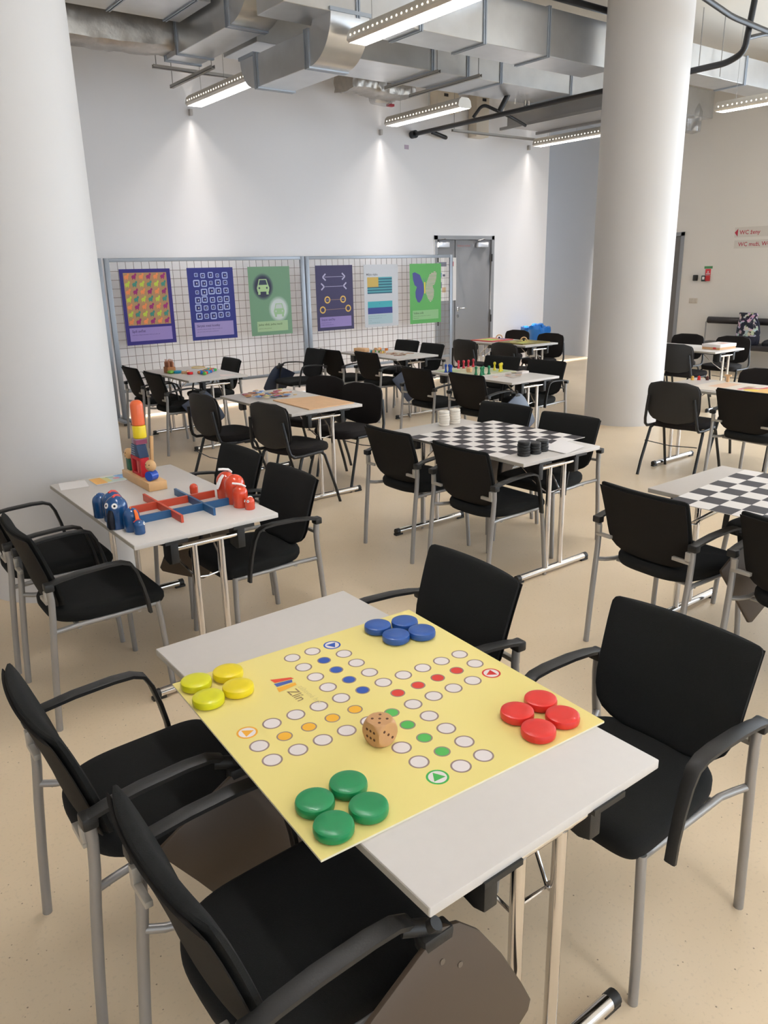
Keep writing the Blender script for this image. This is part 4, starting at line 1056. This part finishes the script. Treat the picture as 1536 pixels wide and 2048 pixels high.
elephant(1.548, 3.072, .023, .058, ord_, 20, 'smallest red elephant at the front end of red row', GO, wh, '', eyes=True)
elephant(1.462, 3.49, .02, .05, ord_, 20, 'tiny red elephant standing alone behind the red bar', GO, ord_, '', mane=False)
def bar(x0, x1, y0, y1, m, z0, z1, label): return tag(build('wooden_bar', mb(m).box(-(x1-x0)/2, (x1-x0)/2, -(y1-y0)/2, (y1-y0)/2, 0, z1-z0, .002), loc=((x0+x1)/2, (y0+y1)/2, z0)), label, 'game frame bar', 'lacquered bars forming a crossed frame')
zb = TZ+.0005; wred = mat('red_stained_wood', (196, 72, 46), .4, noise=(20, .06)); wblu = mat('blue_stained_wood', (34, 84, 128), .4, noise=(20, .06))
def notched(along, a0, a1, c, notches, up, m, label):
    """bar with half-lap notches so the four bars interlock"""
    h_ = .034; t_ = .011; w_ = .0065; pts = [(a0, 0)]; 
    if not up:
        for n_ in notches: pts += [(n_-w_, 0), (n_-w_, h_/2+.0006), (n_+w_, h_/2+.0006), (n_+w_, 0)]
    pts += [(a1, 0), (a1, h_)]
    if up:
        for n_ in reversed(notches): pts += [(n_+w_, h_), (n_+w_, h_/2-.0006), (n_-w_, h_/2-.0006), (n_-w_, h_)]
    pts += [(a0, h_)]
    if along == 'x': M = mb(m).prism(pts, c-t_/2, c+t_/2, 'y')
    else: M = mb(m).prism(pts, c-t_/2, c+t_/2, 'x')
    M2 = M; o = build('wooden_bar', M2, loc=(0, 0, zb)); return tag(o, label, 'game frame bar', 'lacquered bars forming a crossed frame')
notched('x', 1.10, 1.512, 3.365, (1.227, 1.380), True, wred, 'long red bar at the back of the crossed frame')
notched('x', 1.075, 1.51, 3.20, (1.227, 1.380), True, wblu, 'long blue bar at the front of the crossed frame')
notched('y', 3.085, 3.535, 1.227, (3.20, 3.365), False, wred, 'short red bar crossing the frame, left one')
notched('y', 3.088, 3.525, 1.380, (3.20, 3.365), False, wblu, 'short blue bar crossing the frame, right one')

# wooden stacking tower toy
zt = TZ+.0005
tag(build('wooden_plinth', mb(wood).box(-.0475, .0475, -.19, .19, 0, .045, .003), loc=(1.348, 3.85, zt)), 'long beech plinth under the stacked toy tower', 'toy base')
tz = zt+.0455; rd = flatcol((196, 36, 44)); 
M_ = mb(rd); M_.box(-.022, .022, -.072, -.05, 0, .098, .002); M_.box(-.022, .022, .05, .072, 0, .098, .002); M_.box(-.022, .022, -.05, .05, .08, .098, .002); M_.box(-.022, .022, -.05, .05, 0, .014, .002)
M_.use(flatcol((226, 120, 110))); M_.box(-.018, .018, -.012, -.002, .014, .08); M_.use(flatcol((160, 26, 34))); M_.box(-.008, .008, -.05, .05, .014, .08)
tag(build('toy_block', M_, loc=(1.342, 3.862, tz)), 'red house shaped block standing on the plinth', 'toy block', 'painted wooden blocks')
M_ = mb(flatcol((42, 62, 92))).prism([(-.062, 0), (.062, 0), (.040, .062), (-.035, .062)], -.025, .025, 'x', bev=.002)
M_.use(flatcol((150, 164, 180)))
for k in range(5): M_.box(-.0256, -.025, .0+.0, .056-k*.004, .006+k*.012, .010+k*.012)
tag(build('toy_block', M_, loc=(1.345, 3.862, tz+.0985)), 'dark blue roof block with pale stripes', 'toy block', 'painted wooden blocks')
M_ = mb(flatcol((150, 128, 140))).box(-.028, .028, -.034, .034, 0, .028, .003); M_.use(flatcol((140, 70, 92))); M_.box(-.0285, .0285, -.036, .0, .003, .025)
tag(build('toy_block', M_, loc=(1.35, 3.865, tz+.161)), 'greyish purple block under the yellow one', 'toy block', 'painted wooden blocks')
def cap(r_, h, m, label, x, y, z, rt=.012):
    pr = [(0, 0), (r_-.004, 0), (r_, .004), (r_, h-rt)]+[(r_-rt+rt*math.cos(a*PI/10), h-rt+rt*math.sin(a*PI/10)) for a in range(1, 6)]+[(0, h)]
    return tag(build('toy_block', mb(m).lathe(pr, 30), loc=(x, y, z)), label, 'toy block', 'painted wooden blocks')
cap(.034, .066, mat('yellow_toy_paint', (236, 206, 32), .3), 'yellow drum shaped block below the orange one', 1.358, 3.866, tz+.1895, .006)
cap(.0325, .128, mat('orange_toy_paint', (228, 104, 56), .3), 'tall orange rounded block on top of tower', 1.358, 3.866, tz+.256, .026)
M_ = mb(wood); M_.box(-.008, .008, -.007, .007, 0, .155, .002, M=Matrix.Rotation(R(14), 4, 'X'))
tag(build('wooden_stick', M_, loc=(1.378, 3.795, tz+.062)), 'plain beech stick leaning against the tower', 'toy stick')
def figure(x, y, body, bc, label, deg):
    t = thing('wooden_figure', label, 'toy figure', (x, y, tz), R(deg), 'round headed wooden figures')
    if body == 'roll': build('body', mb(bc).tube([(-.022, 0, .025), (.022, 0, .025)], .025, 24), parent=t)
    else: build('body', mb(bc).box(-.012, .012, -.024, .024, 0, .062, .003), parent=t)
    hz = .076 if body == 'roll' else .088
    h_ = build('head', mb(wood).ball((0, 0, hz), .03, 24, sc=(.8, 1, 1)), parent=t)
    M = mb(dpip)
    for s_ in (-1, 1): M.ball((-.0215, s_*.011, hz+.008), .003, 8)
    M.tube([(-.0205, -.01, hz-.008), (-.0225, 0, hz-.012), (-.0205, .01, hz-.008)], .0012, 6); build('face', M, parent=t)
figure(1.338, 3.705, 'roll', mat('cobalt_toy_paint', (24, 72, 172), .25), 'round headed figure with cobalt roll body at the plinth front', 25)
figure(1.335, 4.0, 'block', flatcol((40, 96, 70)), 'round headed figure with green block body at plinth rear', 0)
sheet([(.968, 3.995), (.997, 4.145), (1.125, 4.118), (1.105, 3.979)], TZ+.0005, paper, 'paper_sheet', 'white printed sheet at left end of elephant table', 'paper')
M_ = Print(.20, .135, .004, paper, flatcol((206, 222, 214)), Matrix.Translation((1.14, 3.97, TZ+.0005)))
M_.rect(0, .06, 0, .135, flatcol((238, 178, 92))); M_.rect(.06, .09, .02, .12, flatcol((222, 214, 140))); M_.rect(.13, .2, .05, .135, flatcol((140, 180, 222))); M_.disc(.125, .07, .018, flatcol((222, 150, 160))); M_.line((.08, .11), (.12, .1), .008, flatcol((90, 130, 110))); M_.line((.15, .125), (.2, .07), .008, flatcol((60, 120, 176)))
tag(build('game_card', M_.m), 'colourful instruction card half under wooden plinth edge', 'card')

# ------------------------------------------------------------ puzzle table
sheet([(3.158, 5.70), (3.138, 5.098), (3.575, 5.11), (3.57, 5.60)], TZ+.0005, lightwood, 'plywood_board', 'thin plywood board lying on the puzzle table', 'board', th=.008)
PN = ['rose', 'tan', 'light brown', 'pale blue', 'lime', 'straw', 'dark brown', 'brick', 'cream']
PC = [(176, 92, 112), (210, 160, 120), (206, 150, 96), (120, 150, 196), (202, 196, 130), (222, 190, 140), (150, 110, 90), (190, 120, 100), (226, 200, 160)]
rnd = random.Random(11)
for k in range(46):
    u = rnd.random(); v = rnd.random(); x = 3.05+.42*u; y = 5.80+.38*v
    if x+y < 8.92: x += .08
    r_ = rnd.uniform(.018, .034); n = rnd.choice((5, 6, 7)); a0 = rnd.random()*6; c_ = rnd.choice(PC); cn = PN[PC.index(c_)]
    pts = [(r_*rnd.uniform(.6, 1.1)*math.cos(a0+q*2*PI/n)*1.2, r_*rnd.uniform(.6, 1.1)*math.sin(a0+q*2*PI/n)) for q in range(n)]
    tag(build('puzzle_piece', mb(flatcol(c_, .55)).prism(pts, 0, .006, 'z', bev=.001), loc=(min(x, 3.56), y, TZ+.0006+.0063*(k % 5))), '%s puzzle piece in the heap beside the plywood board' % cn, 'puzzle piece', 'loose %s puzzle pieces' % cn)
sheet([(3.40, 6.02), (3.44, 6.2), (3.56, 6.17), (3.55, 5.98)], TZ+.0005, paper, 'paper_sheet', 'white sheet at the far end of the puzzle table', 'paper')

# ------------------------------------------------------------ pawn table
p = Print(.60, .62, .003, paper, flatcol((206, 204, 172)), Matrix.Translation((5.325, 5.545, TZ+.0005)))
for i in range(7):
    for j in range(7):
        if i == 3 or j == 3: p.disc(.06+i*.08, .07+j*.08, .022, flatcol((232, 226, 206)))
p.rect(.03, .2, .4, .58, flatcol((176, 200, 140))); p.rect(.4, .57, .05, .22, flatcol((186, 206, 160)))
tag(build('pawn_board', p.m), 'pale green game board beneath the coloured pawns', 'board game')
pawnp = [(0, 0), (.017, 0), (.018, .006), (.012, .014), (.0095, .035), (.0085, .052), (.012, .058), (.0145, .068), (.0145, .074), (.010, .083), (0, .086)]
def pawns(cname, rgb, pts):
    m = mat(cname+'_pawn_paint', rgb, .3); first = None
    for k, (x, y) in enumerate(pts):
        lb = '%s pawn, %s of the %s group' % (cname, ['leftmost', 'second from left', 'third from left', 'rightmost'][k if len(pts) == 4 else (0, 1, 3)[k]], cname)
        if first is None: first = tag(build('game_pawn', mb(m).lathe(pawnp, 20)), lb, 'pawn', cname+' pawns'); o = first
        else: o = first.copy(); C.objects.link(o); o['label'] = lb
        o.location = (x, y, TZ+.0052)
pawns('red', (188, 38, 58), [(5.655, 6.13), (5.70, 6.10), (5.755, 6.085), (5.86, 6.12)])
pawns('green', (20, 118, 74), [(5.425, 5.625), (5.434, 5.56), (5.48, 5.58), (5.55, 5.57)])
pawns('yellow', (228, 206, 44), [(5.81, 5.75), (5.768, 5.63), (5.82, 5.66)])
pawns('blue', (24, 76, 168), [(5.345, 5.985), (5.362, 5.95), (5.345, 5.905)])
o = tag(build('wooden_die', die_mesh(MB(), .024, lightwood, dpip)), 'pale wooden die among the pawns on far table', 'die'); o.location = (5.525, 5.827, TZ+.0052); o.rotation_euler = (0, 0, .4)
rnd = random.Random(4)
for k, (x, y) in enumerate(((5.47, 5.40), (5.56, 5.45), (5.60, 5.36), (5.68, 5.42), (5.72, 5.33), (5.66, 5.27), (5.80, 5.47), (5.55, 5.24))):
    a = rnd.random()*3; c_, s_ = math.cos(a)*.035, math.sin(a)*.035; d_, e_ = -math.sin(a)*.025, math.cos(a)*.025
    sheet([(x+c_+d_, y+s_+e_), (x-c_+d_, y-s_+e_), (x-c_-d_, y-s_-e_), (x+c_-d_, y+s_-e_)], TZ+.0006+.0015*k, flatcol(rnd.choice(((226, 190, 170), (214, 206, 160), (196, 178, 160), (232, 226, 220)))), 'picture_card', 'small picture card spread at near end of the pawn table', 'card', 'small cards on the pawn table')
tag(build('card_box', mb(flatcol((226, 214, 206))).box(-.05, .05, -.035, .035, 0, .022, .002), loc=(5.86, 5.40, TZ+.0006)), 'small white card box at near end of the pawn table', 'box')

# ------------------------------------------------------------ bead table
rnd = random.Random(9); BC = [('red', (206, 40, 44)), ('green', (70, 168, 64)), ('yellow', (226, 190, 60)), ('blue', (40, 110, 190)), ('orange', (226, 130, 60)), ('turquoise', (50, 160, 190))]
for k in range(30):
    u = (k % 10)/9; v = (k//10)/2; x = 3.47+.22*u+rnd.uniform(-.01, .01); y = 7.70+.30*u*.7+.13*v+rnd.uniform(-.01, .01)
    cn, rgb = BC[rnd.randrange(6)]; m = mat(cn+'_bead', rgb, .25)
    tag(build('wooden_bead', mb(m).lathe([(.003, .002), (.014, .004), (.019, .013), (.019, .022), (.014, .031), (.003, .033)], 16), loc=(x, y, TZ+.0006)), '%s wooden bead lying in the bead group' % cn, 'bead', '%s beads on the bead table' % cn)
brn = mat('brown_clay', (164, 104, 72), .6)
t = thing('bottle_crate', 'small brown holder with upright bottle shapes on the bead table', 'toy', (3.29, 8.19, TZ+.0005))
build('holder', mb(mat('orange_brown_holder', (176, 112, 60), .6)).box(-.045, .045, -.06, .06, 0, .065, .004), parent=t)
for i in range(2):
    for j in range(3): build('bottle', mb(brn).lathe([(.0, 0), (.015, 0), (.015, .05), (.005, .065), (.005, .085), (0, .085)], 12, c=(-.022+.044*i, -.04+.04*j, .06)), parent=t)
tag(build('toy_ring', mb(flatcol((120, 176, 70))).lathe([(.02, 0), (.035, .01), (.035, .03), (.02, .035)], 18), loc=(3.262, 8.10, TZ+.0006)), 'green ring by the brown bottle holder', 'toy')
tag(build('toy_cup', mb(flatcol((40, 150, 190))).lathe([(0, 0), (.04, 0), (.048, .02), (.045, .025), (0, .02)], 22), loc=(3.335, 8.09, TZ+.0006)), 'flat turquoise cup before the brown holder', 'toy cup')
tag(build('toy_cup', mb(flatcol((206, 36, 44))).lathe([(0, 0), (.03, 0), (.032, .024), (0, .026)], 20), loc=(3.39, 7.885, TZ+.0006)), 'small bright red cup in the middle of bead table', 'toy cup')
for k, (x, y) in enumerate(((3.355, 7.99), (3.375, 7.965), (3.35, 7.945), (3.39, 8.0))):
    tag(build('wooden_cube', mb(lightwood).box(-.014, .014, -.014, .014, 0, .028, .002), loc=(x+.012*k, y+.005*k, TZ+.0006), rotz=k*.5), 'little natural wood cube beside the red cup', 'toy block', 'natural wood cubes on the bead table')
sheet([(3.55, 7.47), (3.60, 7.62), (3.74, 7.56), (3.70, 7.43)], TZ+.0005, flatcol((232, 214, 206)), 'paper_sheet', 'pinkish sheet at near end of bead table', 'paper')
M_ = mb(flatcol((224, 196, 130))); M_.tube([(.075*math.cos(a*PI/12), .075*math.sin(a*PI/12), .006) for a in range(24)], .005, 6, closed=True)
tag(build('string_loop', M_, loc=(3.70, 8.36, TZ+.0006)), 'yellowish string loop at the far end of bead table', 'string')

# ------------------------------------------------------------ stick table
tag(build('wooden_box', mb(lightwood).box(-.05, .05, -.09, .09, 0, .05, .003), loc=(5.99, 8.36, TZ+.0005), rotz=.3), 'plain wooden box at the far end of stick table', 'box')
rnd = random.Random(6)
for k in range(14):
    cn, rgb = BC[rnd.randrange(6)]; x = 6.0+.12*rnd.random(); y = 7.98+.26*rnd.random()
    tag(build('toy_block', mb(mat(cn+'_bead', rgb, .25) if k % 2 else lightwood).box(-.016, .016, -.016, .016, 0, .03, .002), loc=(x, y, TZ+.0006+(.031 if k > 9 else 0)), rotz=rnd.random()), 'small %s toy block in the pile on stick table' % (cn if k % 2 else 'plain wood'), 'toy block', '%s blocks on the stick table' % (cn if k % 2 else 'plain wood'))
for k in range(22):
    a = rnd.uniform(0, PI); x = 6.1+rnd.uniform(-.1, .12); y = 7.70+rnd.uniform(-.13, .16); l = .05
    tag(build('wooden_stick', mb(flatcol(rnd.choice(((196, 140, 96), (214, 176, 130), (150, 96, 66), (224, 206, 186))))).box(-l, l, -.006, .006, 0, .006), loc=(x, y, TZ+.0006+.0062*(k % 4)), rotz=a), 'flat wooden stick in the loose heap on the stick table', 'toy stick', 'loose wooden sticks')

# ------------------------------------------------------------ far tables near the door
p = Print(.46, .42, .012, flatcol((196, 60, 60)), flatcol((208, 96, 88)), Matrix.Translation((8.03, 8.0, TZ+.0005)) @ Matrix.Rotation(R(4), 4, 'Z'))
p.rect(.04, .42, .04, .38, flatcol((226, 150, 130))); p.rect(.08, .3, .1, .34, flatcol((178, 214, 84))); p.rect(.33, .42, .06, .2, flatcol((60, 84, 170)))
tag(build('picture_board', p.m), 'red framed board with lime green field on the far table', 'board game', 'framed boards on the far table')
p = Print(.52, .50, .014, flatcol((122, 104, 40)), flatcol((132, 118, 44)), Matrix.Translation((7.99, 7.38, TZ+.0005)) @ Matrix.Rotation(R(-3), 4, 'Z'))
p.rect(.06, .2, .08, .2, flatcol((196, 210, 90))); p.rect(.24, .32, .1, .3, flatcol((206, 190, 80))); p.rect(.3, .46, .3, .42, flatcol((186, 178, 70))); p.disc(.14, .34, .05, flatcol((206, 200, 110)))
tag(build('picture_board', p.m), 'olive brown board with yellow patches on far table', 'board game', 'framed boards on the far table')
def arch(x, y, z, label, k):
    M = mb(lightwood); M.tube([(.045*math.cos(a*PI/10), 0, .045*math.sin(a*PI/10)+.005) for a in range(11)], .009, 8); M.use(nav); M.ball((0, 0, .012), .014, 10)
    tag(build('wooden_arch', M, loc=(x, y, z), rotz=-.6), label, 'toy arch', 'wooden arches')
arch(8.33, 7.68, TZ+.0155, 'wooden arch standing on olive board', 0); arch(8.42, 8.25, TZ+.0135, 'wooden arch standing on the red board', 1)

# game box on the far right table
t = thing('game_box', 'cardboard game box with white lid, lying on far right table', 'box', (9.2, 5.24, TZ+.0005), R(-2))
build('box_base', mb(flatcol((206, 160, 116))).box(-.17, .17, -.12, .12, 0, .04), parent=t)
M_ = mb(flatcol((228, 218, 212))); M_.box(-.174, .174, -.124, .124, .028, .064, .002); M_.use(flatcol((200, 60, 56))); M_.box(-.1745, -.174, -.07, -.03, .008, .03); M_.use(flatcol((226, 176, 160))); M_.box(-.02, .1, -.08, .02, .064, .0645)
build('lid', M_, parent=t)
# colourful board on the right table
p = Print(.56, .80, .004, paper, flatcol((226, 214, 200)), Matrix.Translation((6.09, 2.95, TZ+.0005)))
p.rect(.0, .56, .0, .3, flatcol((232, 186, 110))); p.rect(.2, .5, .55, .7, flatcol((226, 190, 160))); p.rect(.3, .42, .38, .45, flatcol((170, 140, 120)))
p.disc(.24, .33, .06, flatcol((236, 206, 80)));
for k in range(14): p.disc(.22+.02*k, .42-.012*k+.02*math.sin(k*.6), .02, flatcol((208, 74, 90)))
tag(build('picture_board', p.m), 'cream board with orange end and pink curve on right table', 'board game')
for k, (x, y, rgb, cn) in enumerate(((6.60, 3.92, (200, 44, 40), 'red'), (6.64, 3.86, (90, 50, 40), 'brown'), (6.56, 3.96, (226, 180, 90), 'yellow'))):
    tag(build('game_token', mb(flatcol(rgb)).lathe([(0, 0), (.016, 0), (.012, .02), (.014, .03), (0, .04)], 14), loc=(x, y, TZ+.0006)), 'small %s game token at far left of colourful board' % cn, 'token', 'tokens on the right table')
t = thing('wooden_cross_piece', 'small natural wooden stand at the far edge of colourful board', 'toy', (6.63, 3.66, TZ+.0052))
build('stem', mb(lightwood).box(-.008, .008, -.012, .012, 0, .05, .001), parent=t); build('head', mb(lightwood).box(-.01, .01, -.03, .03, .05, .065, .002), parent=t)
